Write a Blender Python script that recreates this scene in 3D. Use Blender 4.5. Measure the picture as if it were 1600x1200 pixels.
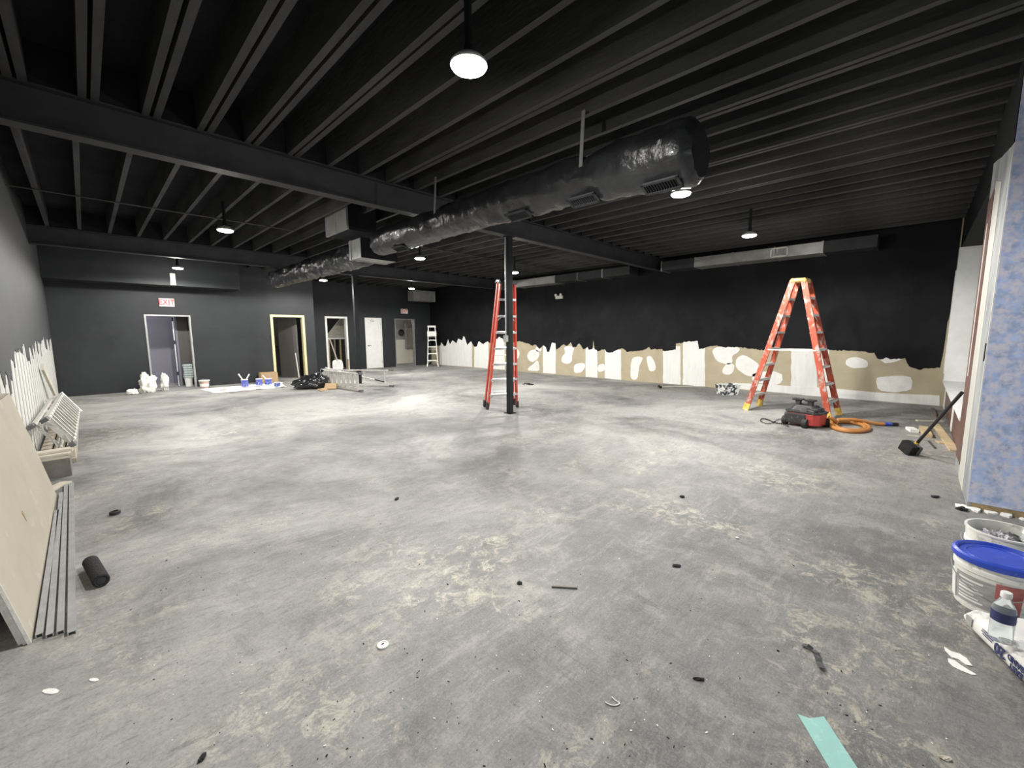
import bpy, math, random
from mathutils import Vector, Matrix, noise
rng = random.Random(11)
scene = bpy.context.scene
for o in list(bpy.data.objects): bpy.data.objects.remove(o)

# ------------------------------------------------------------------ camera
F_PX, PITCH, ROLL, YAW, EYE = 648.5, .1223, -.00582, .79662, Vector((0, 0, 1.4))
FW = Vector((math.sin(YAW)*math.cos(PITCH), math.cos(YAW)*math.cos(PITCH), -math.sin(PITCH)))
RT0 = Vector((math.cos(YAW), -math.sin(YAW), 0)); UP0 = RT0.cross(FW)
RT = RT0*math.cos(ROLL) + UP0*math.sin(ROLL); UP = RT.cross(FW)
cam_d = bpy.data.cameras.new('camera'); cam = bpy.data.objects.new('camera', cam_d)
scene.collection.objects.link(cam); scene.camera = cam
cam_d.sensor_fit = 'HORIZONTAL'; cam_d.sensor_width = 36; cam_d.lens = 36*F_PX/1600
cam_d.clip_start = .05; cam_d.clip_end = 200
cam.matrix_world = Matrix(((RT.x, UP.x, -FW.x, EYE.x), (RT.y, UP.y, -FW.y, EYE.y), (RT.z, UP.z, -FW.z, EYE.z), (0, 0, 0, 1)))

# ------------------------------------------------------------------ world, exposure
W = bpy.data.worlds.new('world'); scene.world = W; W.use_nodes = True
bg = W.node_tree.nodes['Background']; bg.inputs[0].default_value = (.80, .90, 1.0, 1); bg.inputs[1].default_value = 1.2
scene.view_settings.view_transform = 'Standard'; scene.view_settings.look = 'None'
scene.view_settings.exposure = 0.45; scene.view_settings.gamma = 1; scene.view_settings.use_curve_mapping = False
LAMP_W = 330.0

# ------------------------------------------------------------------ measuring helpers (photo sight lines to planes of the room)
def ray(x, y): return FW + RT*((x-800)/F_PX) + UP*((600-y)/F_PX)
def fl(x, y, z=0.0): d = ray(x, y); return EYE + d*((z-EYE.z)/d.z)
def onX(x, y, X): d = ray(x, y); return EYE + d*(X/d.x)
def onY(x, y, Y): d = ray(x, y); return EYE + d*(Y/d.y)

# ------------------------------------------------------------------ materials
def node(nt, kind, **kw):
    n = nt.nodes.new(kind)
    for k, v in kw.items():
        if k.startswith('i_'):
            key = k[2:]; key = int(key) if key.isdigit() else key.replace('_', ' ')
            n.inputs[key].default_value = v
        else: setattr(n, k, v)
    return n
def c4(c): return (c[0], c[1], c[2], 1)
MATS = {}
def mat(name, col, rough=.6, metal=0., var=.15, scale=6., bump=0., bscale=None, col2=None, thr=None, detail=4, stretch=None, coat=0., spec=.5, soft=.03):
    """col varied by noise; col2+thr = patches of a second colour where noise passes thr"""
    m = bpy.data.materials.new(name); m.use_nodes = True; nt = m.node_tree; L = nt.links
    b = nt.nodes['Principled BSDF']; b.inputs['Roughness'].default_value = rough; b.inputs['Metallic'].default_value = metal
    b.inputs['Specular IOR Level'].default_value = spec
    if coat: b.inputs['Coat Weight'].default_value = coat
    tc = node(nt, 'ShaderNodeTexCoord'); src = tc.outputs['Object']
    if stretch:
        mp = node(nt, 'ShaderNodeMapping', i_Scale=stretch); L.new(src, mp.inputs[0]); src = mp.outputs[0]
    nz = node(nt, 'ShaderNodeTexNoise', i_Scale=scale, i_Detail=detail, i_Roughness=.6); L.new(src, nz.inputs[0])
    mx = node(nt, 'ShaderNodeMix', data_type='RGBA')
    mx.inputs[6].default_value = c4([x*(1-var) for x in col]); mx.inputs[7].default_value = c4([min(1, x*(1+var)) for x in col])
    rp = node(nt, 'ShaderNodeMapRange', i_1=.3, i_2=.7); L.new(nz.outputs[0], rp.inputs[0]); L.new(rp.outputs[0], mx.inputs[0])
    out = mx.outputs[2]
    if col2:
        n2 = node(nt, 'ShaderNodeTexNoise', i_Scale=scale*1.7, i_Detail=6, i_Roughness=.65)
        mp2 = node(nt, 'ShaderNodeMapping', i_Location=(7.3, 2.1, 4.4)); L.new(src, mp2.inputs[0]); L.new(mp2.outputs[0], n2.inputs[0])
        r2 = node(nt, 'ShaderNodeMapRange', i_1=thr-soft, i_2=thr+soft); L.new(n2.outputs[0], r2.inputs[0])
        m2 = node(nt, 'ShaderNodeMix', data_type='RGBA'); L.new(r2.outputs[0], m2.inputs[0]); L.new(out, m2.inputs[6]); m2.inputs[7].default_value = c4(col2)
        out = m2.outputs[2]
    L.new(out, b.inputs['Base Color'])
    if bump:
        nb = node(nt, 'ShaderNodeTexNoise', i_Scale=bscale or scale*4, i_Detail=5); L.new(src, nb.inputs[0])
        bp = node(nt, 'ShaderNodeBump', i_Strength=bump, i_Distance=.02); L.new(nb.outputs[0], bp.inputs['Height']); L.new(bp.outputs[0], b.inputs['Normal'])
    MATS[name] = m; return m
def emis(name, col, s):
    m = bpy.data.materials.new(name); m.use_nodes = True; b = m.node_tree.nodes['Principled BSDF']
    b.inputs['Base Color'].default_value = c4(col); b.inputs['Emission Color'].default_value = c4(col); b.inputs['Emission Strength'].default_value = s
    MATS[name] = m; return m

def floor_material():
    m = bpy.data.materials.new('worn_concrete'); m.use_nodes = True; nt = m.node_tree; L = nt.links
    b = nt.nodes['Principled BSDF']; tc = node(nt, 'ShaderNodeTexCoord'); P = tc.outputs['Object']
    def nz(scale, det=5, ro=.6, stretch=None, rot=0, off=(0, 0, 0), dist=0.):
        src = P
        mp = node(nt, 'ShaderNodeMapping', i_Scale=stretch or (1, 1, 1), i_Rotation=(0, 0, rot), i_Location=off); L.new(P, mp.inputs[0])
        n = node(nt, 'ShaderNodeTexNoise', i_Scale=scale, i_Detail=det, i_Roughness=ro, i_Distortion=dist); L.new(mp.outputs[0], n.inputs[0]); return n.outputs[0]
    def rng_(v, a, c, lo=0., hi=1.):
        r = node(nt, 'ShaderNodeMapRange', i_1=a, i_2=c, i_3=lo, i_4=hi); L.new(v, r.inputs[0]); return r.outputs[0]
    def mix(f, a, c, blend='MIX'):
        x = node(nt, 'ShaderNodeMix', data_type='RGBA', blend_type=blend)
        if isinstance(f, float): x.inputs[0].default_value = f
        else: L.new(f, x.inputs[0])
        for s, v in ((6, a), (7, c)):
            if isinstance(v, tuple): x.inputs[s].default_value = c4(v)
            else: L.new(v, x.inputs[s])
        return x.outputs[2]
    def mul(a, c):
        x = node(nt, 'ShaderNodeMath', operation='MULTIPLY'); L.new(a, x.inputs[0])
        if isinstance(c, float): x.inputs[1].default_value = c
        else: L.new(c, x.inputs[1])
        return x.outputs[0]
    col = mix(rng_(nz(.7, 6, .65, dist=.4), .38, .62), (.085, .085, .087), (.150, .148, .144))
    col = mix(mul(rng_(nz(2.6, 12, .78, off=(3, 1, 0), dist=.5), .48, .62), .70), col, (.27, .262, .238))             # pale worn areas
    col = mix(mul(rng_(nz(3.4, 12, .8, off=(9, 4, 0)), .50, .60), .65), col, (.062, .063, .066))           # dark scuffs
    col = mix(mul(rng_(nz(7, 12, .8, stretch=(.3, 1.6, 1), rot=.75, off=(1, 7, 0)), .52, .66), .6), col, (.31, .30, .275))  # brushed pale streaks
    col = mix(mul(rng_(nz(9, 12, .8, stretch=(1.7, .25, 1), rot=.7, off=(5, 2, 0)), .53, .64), .6), col, (.058, .058, .06))
    stain = rng_(nz(1.1, 4, .55, off=(2, 5, 0)), .50, .62)
    col = mix(mul(mul(rng_(nz(9, 14, .85, off=(2, 8, 0), dist=.6), .50, .57), stain), .85), col, (.44, .41, .325))          # glue spots
    col = mix(mul(rng_(nz(38, 8, .8, off=(6, 6, 0)), .63, .68), .75), col, (.48, .47, .43))             # plaster specks
    col = mix(mul(rng_(nz(55, 6, .7, off=(4, 3, 0)), .65, .70), .8), col, (.04, .04, .04))             # grit
    # drywall dust trodden into the far half of the slab, and shade painted under the duct, between the lamps
    sx = node(nt, 'ShaderNodeVectorMath', operation='DISTANCE'); L.new(P, sx.inputs[0]); sx.inputs[1].default_value = (2.3, -.2, 0)
    dust = mul(rng_(sx.outputs['Value'], 1.3, 4.6, .08, 1.), rng_(nz(.45, 7, .7, off=(4, 9, 0), dist=.7), .36, .60))
    col = mix(mul(dust, .72), col, (.52, .51, .485))
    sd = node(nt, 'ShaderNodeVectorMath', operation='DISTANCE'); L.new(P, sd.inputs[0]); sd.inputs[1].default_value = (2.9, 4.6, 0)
    duct_shade = mul(rng_(sd.outputs['Value'], .6, 2.6, 1., 0.), rng_(nz(.9, 8, .72, off=(7, 3, 0), dist=.5), .36, .58))
    col = mix(mul(duct_shade, .75), col, (.105, .105, .108))
    # fine scrapes and trodden dirt
    col = mix(mul(rng_(nz(16, 10, .85, stretch=(.5, 1.8, 1), rot=.75, off=(2, 3, 5)), .52, .60), .50), col, (.085, .085, .087))
    col = mix(mul(rng_(nz(22, 10, .85, stretch=(.35, 2.2, 1), rot=.5, off=(8, 1, 5)), .54, .66), .28), col, (.40, .39, .365))
    col = mix(mul(rng_(nz(26, 10, .85, stretch=(2.4, .3, 1), rot=.9, off=(3, 7, 5)), .56, .66), .28), col, (.42, .41, .38))
    grain = nz(110, 6, .85)
    col = mix(mul(rng_(grain, .48, .66), .45), col, (.34, .335, .32))
    col = mix(mul(rng_(nz(75, 8, .85, off=(3, 3, 1)), .48, .64), .45), col, (.07, .07, .072))
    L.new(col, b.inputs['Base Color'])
    L.new(rng_(nz(2, 5, .6, off=(1, 1, 3)), .35, .7, .55, .8), b.inputs['Roughness'])
    bp = node(nt, 'ShaderNodeBump', i_Strength=.25, i_Distance=.01); L.new(nz(25, 8, .75), bp.inputs['Height']); L.new(bp.outputs[0], b.inputs['Normal'])
    MATS['floor'] = m
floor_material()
def glass_material():
    m = bpy.data.materials.new('window_glass'); m.use_nodes = True; nt = m.node_tree; L = nt.links
    out = nt.nodes['Material Output']; t = node(nt, 'ShaderNodeBsdfTransparent'); g = node(nt, 'ShaderNodeBsdfGlossy', i_Roughness=.03)
    fr = node(nt, 'ShaderNodeFresnel', i_IOR=1.45); mx = node(nt, 'ShaderNodeMixShader')
    L.new(fr.outputs[0], mx.inputs[0]); L.new(t.outputs[0], mx.inputs[1]); L.new(g.outputs[0], mx.inputs[2]); L.new(mx.outputs[0], out.inputs[0]); MATS['glass'] = m
    m = bpy.data.materials.new('bottle_plastic'); m.use_nodes = True; b = m.node_tree.nodes['Principled BSDF']
    b.inputs['Base Color'].default_value = (.9, .94, .97, 1); b.inputs['Transmission Weight'].default_value = .85; b.inputs['Roughness'].default_value = .12; b.inputs['IOR'].default_value = 1.25
    MATS['clear'] = m
glass_material()
mat('black_wall', (.026, .0285, .0305), .62, spec=.25, var=.2, scale=1.2, bump=.08, bscale=60, col2=(.031, .034, .036), thr=.62, soft=.08)
mat('black_paint', (.0095, .0102, .0115), .6, spec=.12, var=.3, scale=1.1, bump=.08, bscale=50, col2=(.014, .0145, .0155), thr=.57, soft=.08)
mat('left_black', (.042, .045, .047), .6, var=.2, scale=1.5, bump=.06, bscale=60)
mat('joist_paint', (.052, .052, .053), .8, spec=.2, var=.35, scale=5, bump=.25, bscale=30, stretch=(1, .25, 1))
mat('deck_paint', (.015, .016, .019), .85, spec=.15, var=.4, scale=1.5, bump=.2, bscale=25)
mat('beam_paint', (.036, .037, .040), .6, spec=.25, var=.25, scale=3, bump=.1)
mat('column_paint', (.018, .020, .022), .75, spec=.2, var=.3, scale=4, bump=.06)
mat('tan_board', (.46, .40, .28), .85, var=.08, scale=3, bump=.05)
mat('plaster', (.82, .81, .78), .85, var=.07, scale=7, bump=.15, col2=(.66, .65, .62), thr=.66)
mat('primer', (.80, .80, .77), .75, var=.06, scale=4, bump=.08, col2=(.60, .60, .58), thr=.68, stretch=(1, 3, .4))
mat('board_white', (.50, .50, .475), .75, var=.1, scale=3, bump=.08, stretch=(1, 3, .4))
mat('groove_grey', (.22, .22, .21), .8, var=.15, scale=3)
mat('white_trim', (.82, .82, .79), .5, var=.06, scale=5, bump=.04)
mat('cream_trim', (.60, .53, .30), .55, var=.07, scale=6, bump=.04)
mat('grey_metal', (.34, .34, .33), .45, .5, var=.15, scale=8)
mat('galvanised', (.62, .63, .64), .38, .75, var=.15, scale=9, bump=.03)
mat('duct_metal', (.36, .36, .345), .4, .5, var=.15, scale=5)
mat('wrap', (.020, .021, .023), .32, var=.3, scale=5, bump=.5, bscale=14, coat=.3)
mat('alu', (.72, .72, .71), .34, .7, var=.12, scale=10, bump=.03, col2=(.8, .79, .76), thr=.63)
mat('alu_dirty', (.66, .64, .60), .5, .45, var=.15, scale=12, bump=.05, col2=(.85, .84, .80), thr=.6)
mat('orange_rail', (.52, .062, .03), .45, var=.15, scale=9, coat=.2)
mat('orange_spattered', (.42, .07, .033), .55, var=.25, scale=7, col2=(.42, .34, .30), thr=.575, stretch=(1, 1, .6), soft=.05)
mat('yellow_cap', (.72, .50, .07), .55, var=.2, scale=14, col2=(.75, .72, .62), thr=.58)
mat('black_rubber', (.02, .02, .022), .7, var=.3, scale=20)
mat('black_plastic', (.018, .018, .02), .4, var=.3, scale=12, bump=.05)
mat('bag_film', (.012, .013, .016), .22, var=.4, scale=5, bump=.35, bscale=9, coat=.6)
mat('cardboard', (.42, .29, .16), .85, var=.12, scale=8, bump=.05)
mat('blue_plastic', (.03, .07, .48), .35, var=.12, scale=10, col2=(.16, .22, .62), thr=.64)
mat('can_blue', (.06, .10, .50), .4, var=.15, scale=12, col2=(.75, .75, .76), thr=.60)
mat('white_plastic', (.78, .78, .74), .4, var=.07, scale=6, bump=.03)
mat('grimy_plastic', (.74, .73, .68), .45, var=.1, scale=7, bump=.04, col2=(.50, .49, .46), thr=.62)
mat('cloth', (.80, .79, .73), .9, var=.06, scale=8, bump=.3, bscale=20)
mat('pink_plastic', (.52, .36, .31), .55, var=.15, scale=14, col2=(.72, .66, .60), thr=.58)
mat('red_plastic', (.45, .055, .05), .45, var=.2, scale=8, col2=(.50, .22, .20), thr=.64)
mat('dusty_black', (.03, .03, .033), .55, var=.4, scale=8, col2=(.13, .13, .13), thr=.60)
mat('dusty_grey', (.11, .11, .11), .6, var=.3, scale=8, col2=(.28, .27, .26), thr=.62, soft=.06)
mat('orange_hose', (.50, .215, .06), .5, var=.12, scale=10, bump=.1)
mat('brown_paint', (.135, .068, .055), .45, var=.12, scale=3, bump=.04)
mat('pier_plaster', (.50, .49, .45), .85, var=.08, scale=4, bump=.12, stretch=(1, 1, .4))
mat('smeared_plaster', (.34, .35, .345), .8, var=.12, scale=2.2, bump=.12, col2=(.22, .235, .25), thr=.52, stretch=(1, 1, .35), soft=.06)
mat('blue_sponge', (.38, .48, .74), .8, var=.25, scale=11, bump=.05, col2=(.66, .65, .76), thr=.51, detail=3, soft=.10)
mat('raw_edge', (.30, .22, .12), .9, var=.3, scale=18, bump=.4)
mat('gypsum_face', (.36, .325, .265), .9, var=.06, scale=2.5, bump=.03, col2=(.40, .365, .31), thr=.62)
mat('gypsum_core', (.66, .64, .60), .9, var=.1, scale=30, bump=.2, col2=(.45, .15, .12), thr=.70)
mat('wood', (.56, .44, .27), .75, var=.15, scale=5, bump=.1, stretch=(1, 1, 6))
mat('grey_wood', (.36, .31, .25), .85, var=.2, scale=5, bump=.15, stretch=(1, 5, 1))
mat('pale_wood', (.52, .48, .40), .85, var=.15, scale=5, bump=.12)
mat('crate_grey', (.16, .145, .13), .85, var=.25, scale=7, bump=.15)
mat('purple_grey', (.21, .20, .25), .6, var=.06, scale=1.5)
mat('dark_leaf', (.085, .078, .072), .55, var=.15, scale=3, stretch=(1, 1, .2))
mat('dim_wall', (.20, .185, .165), .85, var=.2, scale=2, bump=.1)
mat('dark_wall', (.06, .058, .055), .85, var=.3, scale=2)
mat('room_white', (.66, .63, .55), .8, var=.06, scale=2)
mat('room_grey', (.25, .24, .22), .8, var=.1, scale=2)
mat('stucco', (.46, .44, .36), .9, var=.25, scale=12, bump=.3)
mat('bundle_grey', (.40, .45, .46), .85, var=.15, scale=12, bump=.3)
mat('red_print', (.52, .03, .03), .5, var=.05)
mat('navy_print', (.03, .035, .12), .6, var=.1)
mat('label_red', (.42, .13, .12), .6, var=.2, scale=20)
mat('label_grey', (.34, .34, .33), .6, var=.2, scale=20, stretch=(1, 1, 6))
mat('sack', (.74, .73, .69), .7, var=.08, scale=7, bump=.25, bscale=14, col2=(.50, .50, .48), thr=.60)
mat('teal', (.27, .50, .46), .6, var=.06, scale=12, col2=(.32, .55, .51), thr=.6)
mat('foam_black', (.012, .012, .013), .9, var=.4, scale=60, bump=.6, bscale=120)
mat('trash', (.34, .32, .36), .5, var=.6, scale=22, bump=.5, col2=(.75, .74, .74), thr=.57)
mat('paper', (.75, .74, .70), .8, var=.06)
mat('sign_white', (.82, .80, .77), .5, var=.03)
mat('dark_slot', (.012, .012, .013), .8, var=.2)
mat('asphalt', (.16, .16, .16), .9, var=.2, scale=4)
emis('lamp_glow', (1.0, .98, .92), 25.0)
emis('sign_glow', (1.0, .88, .85), .12)

# ------------------------------------------------------------------ mesh building
COL = scene.collection; RM = {}
class MB:
    def __init__(s): s.v = []; s.f = []
    def add(s, vs, fs, M=None):
        n = len(s.v); s.v += [(M @ Vector(v)) if M else Vector(v) for v in vs]; s.f += [[i+n for i in f] for f in fs]; return s
    def box(s, c, d, M=None):
        x, y, z = [q/2 for q in d]; c = Vector(c)
        vs = [c+Vector((a*x, b*y, e*z)) for a in (-1, 1) for b in (-1, 1) for e in (-1, 1)]
        return s.add(vs, [(0, 1, 3, 2), (4, 6, 7, 5), (0, 4, 5, 1), (2, 3, 7, 6), (0, 2, 6, 4), (1, 5, 7, 3)], M)
    def span(s, a, b, M=None):
        a = Vector(a); b = Vector(b); return s.box((a+b)/2, [abs(q) for q in (b-a)], M)
    def bar(s, p, q, w, h, up=(0, 0, 1)):
        p = Vector(p); q = Vector(q); d = (q-p); l = d.length; d.normalize(); up = Vector(up)
        x = d.cross(up)
        if x.length < 1e-4: x = d.cross(Vector((1, 0, 0)))
        x.normalize(); u = x.cross(d)
        M = Matrix(((x.x, d.x, u.x, p.x), (x.y, d.y, u.y, p.y), (x.z, d.z, u.z, p.z), (0, 0, 0, 1)))
        return s.box((0, l/2, 0), (w, l, h), M)
    def channel(s, p, q, w, h, t, side, up=(0, 0, 1)):
        """C section: web w deep (along x), flanges h, opening towards 'side' (+1/-1 along local u)"""
        p = Vector(p); q = Vector(q); d = (q-p); l = d.length; d.normalize(); x = d.cross(Vector(up)); x.normalize(); u = x.cross(d)
        M = Matrix(((x.x, d.x, u.x, p.x), (x.y, d.y, u.y, p.y), (x.z, d.z, u.z, p.z), (0, 0, 0, 1)))
        s.box((0, l/2, 0), (w, l, t), M)
        for e in (-1, 1): s.box((e*(w-t)/2, l/2, side*h/2), (t, l, h), M)
        return s
    def tube(s, pts, r, n=8, cap=True):
        pts = [Vector(p) for p in pts]; rs = r if isinstance(r, (list, tuple)) else [r]*len(pts); base = len(s.v); ref = None
        for i, p in enumerate(pts):
            d = (pts[min(i+1, len(pts)-1)]-pts[max(i-1, 0)]).normalized()
            if ref is None: ref = d.orthogonal().normalized()
            ref = (ref-d*ref.dot(d)).normalized(); b = d.cross(ref)
            for k in range(n):
                a = 2*math.pi*k/n; s.v.append(p+(ref*math.cos(a)+b*math.sin(a))*rs[i])
        for i in range(len(pts)-1):
            for k in range(n):
                s.f.append([base+i*n+k, base+i*n+(k+1) % n, base+(i+1)*n+(k+1) % n, base+(i+1)*n+k])
        if cap:
            s.f.append([base+k for k in reversed(range(n))]); s.f.append([base+(len(pts)-1)*n+k for k in range(n)])
        return s
    def lathe(s, prof, n=24, M=None, cap=True):
        rows = []
        for r, z in prof:
            row = []
            for k in range(1 if r < 1e-6 else n):
                a = 2*math.pi*k/n; v = Vector((r*math.cos(a), r*math.sin(a), z)); row.append(len(s.v)); s.v.append(M @ v if M else v)
            rows.append(row)
        for A, B in zip(rows, rows[1:]):
            for k in range(n):
                j = (k+1) % n
                if len(A) == 1 and len(B) == 1: continue
                if len(A) == 1: s.f.append([A[0], B[j], B[k]])
                elif len(B) == 1: s.f.append([A[k], A[j], B[0]])
                else: s.f.append([A[k], A[j], B[j], B[k]])
        if cap and len(rows[0]) > 1: s.f.append(list(reversed(rows[0])))
        if cap and len(rows[-1]) > 1: s.f.append(list(rows[-1]))
        return s
    def prism(s, poly, t, M):
        n = len(poly); vs = [(x, y, 0) for x, y in poly]+[(x, y, t) for x, y in poly]
        return s.add(vs, [list(reversed(range(n))), list(range(n, 2*n))]+[[i, (i+1) % n, n+(i+1) % n, n+i] for i in range(n)], M)
    def build(s, name, m, parent=None, world=True, smooth=0, origin=None, kind=None, bevel=0):
        if parent is None:
            if origin is None:
                xs = [v.x for v in s.v]; ys = [v.y for v in s.v]; zs = [v.z for v in s.v]
                origin = Vector(((min(xs)+max(xs))/2, (min(ys)+max(ys))/2, min(zs)))
            M = Matrix.Translation(origin)
        else: M = RM[parent]
        vs = [M.inverted() @ v for v in s.v] if world else s.v
        me = bpy.data.meshes.new(name); me.from_pydata([tuple(v) for v in vs], [], s.f); me.update()
        me.materials.append(MATS[m])
        if smooth:
            me.polygons.foreach_set('use_smooth', [True]*len(me.polygons)); me.set_sharp_from_angle(angle=math.radians(smooth))
        o = bpy.data.objects.new(name, me); COL.objects.link(o); RM[o] = M
        if parent is None: o.matrix_basis = M
        else: o.parent = parent
        if kind: o['kind'] = kind
        if bevel:
            bv = o.modifiers.new('bevel', 'BEVEL'); bv.width = bevel; bv.segments = 2; bv.limit_method = 'ANGLE'
        return o
def thing(name, label, cat, loc=(0, 0, 0), rz=0., M=None, group=None):
    o = bpy.data.objects.new(name, None); COL.objects.link(o); o.empty_display_size = .1
    M = M if M is not None else Matrix.Translation(loc) @ Matrix.Rotation(rz, 4, 'Z')
    o.matrix_basis = M; RM[o] = M; return tag(o, label, cat, group)
def tag(o, label, cat, group=None):
    o['label'] = label; o['category'] = cat
    if group: o['group'] = group
    return o
def struct(o, label=None):
    o['kind'] = 'structure'
    if label: o['label'] = label
    return o
def frame(origin, x, y):
    x = Vector(x).normalized(); y = Vector(y); y = (y-x*y.dot(x)).normalized(); z = x.cross(y); o = Vector(origin)
    return Matrix(((x.x, y.x, z.x, o.x), (x.y, y.y, z.y, o.y), (x.z, y.z, z.z, o.z), (0, 0, 0, 1)))
def text_part(body, size, M, m, parent, name='lettering', t=.001, bold=0.0, sx=1.0):
    cu = bpy.data.curves.new('tmp_text', 'FONT'); cu.body = body; cu.size = size; cu.extrude = t; cu.offset = bold
    cu.align_x = 'CENTER'; cu.align_y = 'CENTER'
    to = bpy.data.objects.new('tmp_text', cu); COL.objects.link(to)
    dg = bpy.context.evaluated_depsgraph_get(); me = bpy.data.meshes.new_from_object(to.evaluated_get(dg))
    bpy.data.objects.remove(to); bpy.data.curves.remove(cu)
    b = MB(); b.add([(v.co.x*sx, v.co.y, v.co.z) for v in me.vertices], [list(p.vertices) for p in me.polygons], M); bpy.data.meshes.remove(me)
    return b.build(name, m, parent)
def rough_poly(poly, step=.06, amp=.012, seed=0):
    out = []; n = len(poly)
    for i in range(n):
        a = Vector(poly[i]).to_2d(); c = Vector(poly[(i+1) % n]).to_2d(); k = max(1, int((c-a).length/step))
        for j in range(k):
            p = a.lerp(c, j/k); q = noise.noise_vector(Vector((p.x*7, p.y*7, seed*3.1)))
            out.append((p.x+q.x*amp, p.y+q.y*amp))
    return out
def smooth_poly(poly, it=2):
    for _ in range(it):
        o = []
        for i in range(len(poly)):
            a = poly[i]; b = poly[(i+1) % len(poly)]
            o += [(a[0]*.75+b[0]*.25, a[1]*.75+b[1]*.25), (a[0]*.25+b[0]*.75, a[1]*.25+b[1]*.75)]
        poly = o
    return poly

XL, XR, YB, YR, YF, ZC = -.52, 11.0, 13.93, 15.9, -.37, 3.62

# ================================================================== the room
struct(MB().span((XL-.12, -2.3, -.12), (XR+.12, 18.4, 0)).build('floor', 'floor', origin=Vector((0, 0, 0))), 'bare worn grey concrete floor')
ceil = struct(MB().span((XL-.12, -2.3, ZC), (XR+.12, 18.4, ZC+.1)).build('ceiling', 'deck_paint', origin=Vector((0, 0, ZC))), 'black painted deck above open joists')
JB = 3.30                                                       # underside of the joists
def joist_mesh(w, y0, y1):
    me = MB().span((-w/2, y0, JB-ZC), (w/2, y1, -.001)); return me
def add_joists(xs, w, y0, y1, pair=None):
    proto = None
    for i, x in enumerate(xs):
        offs = (-.036, .036) if pair and pair(i) else (0,)
        for dx in offs:
            if proto is None:
                me = bpy.data.meshes.new('joist'); b = joist_mesh(w, y0, y1); me.from_pydata([tuple(v) for v in b.v], [], b.f); me.materials.append(MATS['joist_paint']); proto = me
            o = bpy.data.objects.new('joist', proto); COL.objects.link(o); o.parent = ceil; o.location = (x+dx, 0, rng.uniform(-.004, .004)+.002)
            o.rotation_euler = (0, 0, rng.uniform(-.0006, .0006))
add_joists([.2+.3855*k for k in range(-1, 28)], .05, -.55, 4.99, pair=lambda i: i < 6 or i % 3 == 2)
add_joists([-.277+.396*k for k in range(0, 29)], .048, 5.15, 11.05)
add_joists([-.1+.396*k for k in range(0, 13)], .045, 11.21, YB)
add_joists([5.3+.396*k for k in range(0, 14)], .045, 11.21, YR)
add_joists([-.1+.396*k for k in range(0, 28)], .045, 16.1, 18.3) if False else None
# thin conduits fixed under the deck
for (a, c, r) in (((XL, 8.4, 3.29), (2.9, 8.4, 3.29), .009), ((4.4, 8.0, 3.285), (10.9, 8.0, 3.285), .010)):
    cd = MB().tube([a, c], r, 6).build('electrical_conduit', 'joist_paint', smooth=40)
    tag(cd, 'thin black conduit crossing the joists left of the hanging duct' if a[0] < 0 else 'thin black conduit crossing the joists behind the near column', 'conduit', None)

# ---- left wall: boarded, white below, rolled black above
wl = struct(MB().span((XL-.12, -2.2, 0), (XL-.016, YB+.12, ZC)).build('wall_left', 'groove_grey', origin=Vector((XL, 0, 0))), 'left wall of white boards with black paint rolled over the top')
bme = None
for k in range(42):
    if bme is None:
        b = MB().span((-.016, .012, 0), (-.004, .250, 1.75)); bme = bpy.data.meshes.new('panel_board'); bme.from_pydata([tuple(v) for v in b.v], [], b.f); bme.materials.append(MATS['board_white'])
    o = bpy.data.objects.new('panel_board', bme); COL.objects.link(o); o.parent = wl; o.location = (0, 1.6+.293*k, 0)
edge = [(10.9, 1.32), (10.45, 1.26), (10.4, 1.03), (10.36, 1.29), (9.9, 1.30), (9.85, 1.12), (9.7, 1.14), (9.66, 1.33), (9.38, 1.32), (9.2, 1.15), (9.0, 1.29), (8.8, 1.10), (8.6, 1.23), (8.4, 1.27), (8.3, 1.05), (8.1, 1.1), (7.9, 1.12), (7.85, 1.30), (7.6, 1.31), (7.55, 1.18), (7.36, 1.23), (7.0, 1.25), (6.7, 1.25), (6.6, 1.1), (6.5, 1.17), (6.3, 1.18), (6.25, .99), (6.1, 1.0), (6.05, .86), (5.95, .84), (5.9, 1.06), (5.8, 1.08), (5.75, .95), (5.6, .97), (5.55, 1.08), (5.3, 1.05), (4.5, 1.0), (3.0, 1.0), (-2.2, 1.0)]
edge = [(YB-.001, 1.36), (13.2, 1.32), (12.9, 1.12), (12.6, 1.35), (12.2, 1.34), (12.1, 1.15), (11.7, 1.2), (11.5, 1.38), (11.1, 1.34)]+edge
ed2 = []
for i in range(len(edge)-1):
    a, c = edge[i], edge[i+1]; n = max(1, int(abs(a[0]-c[0])/.035)) if a[0] > 5 else 1
    for j in range(n):
        t = j/n; ed2.append((a[0]+(c[0]-a[0])*t, a[1]+(c[1]-a[1])*t+(rng.uniform(-.035, .035) if a[0] > 5 else 0)))
poly = ed2+[(-2.2, 1.0), (-2.2, ZC-.001), (YB-.001, ZC-.001)]
MB().prism(poly, .004, frame((XL-.004, 0, 0), (0, 1, 0), (0, 0, 1))).build('paint_layer', 'left_black', wl)

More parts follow.
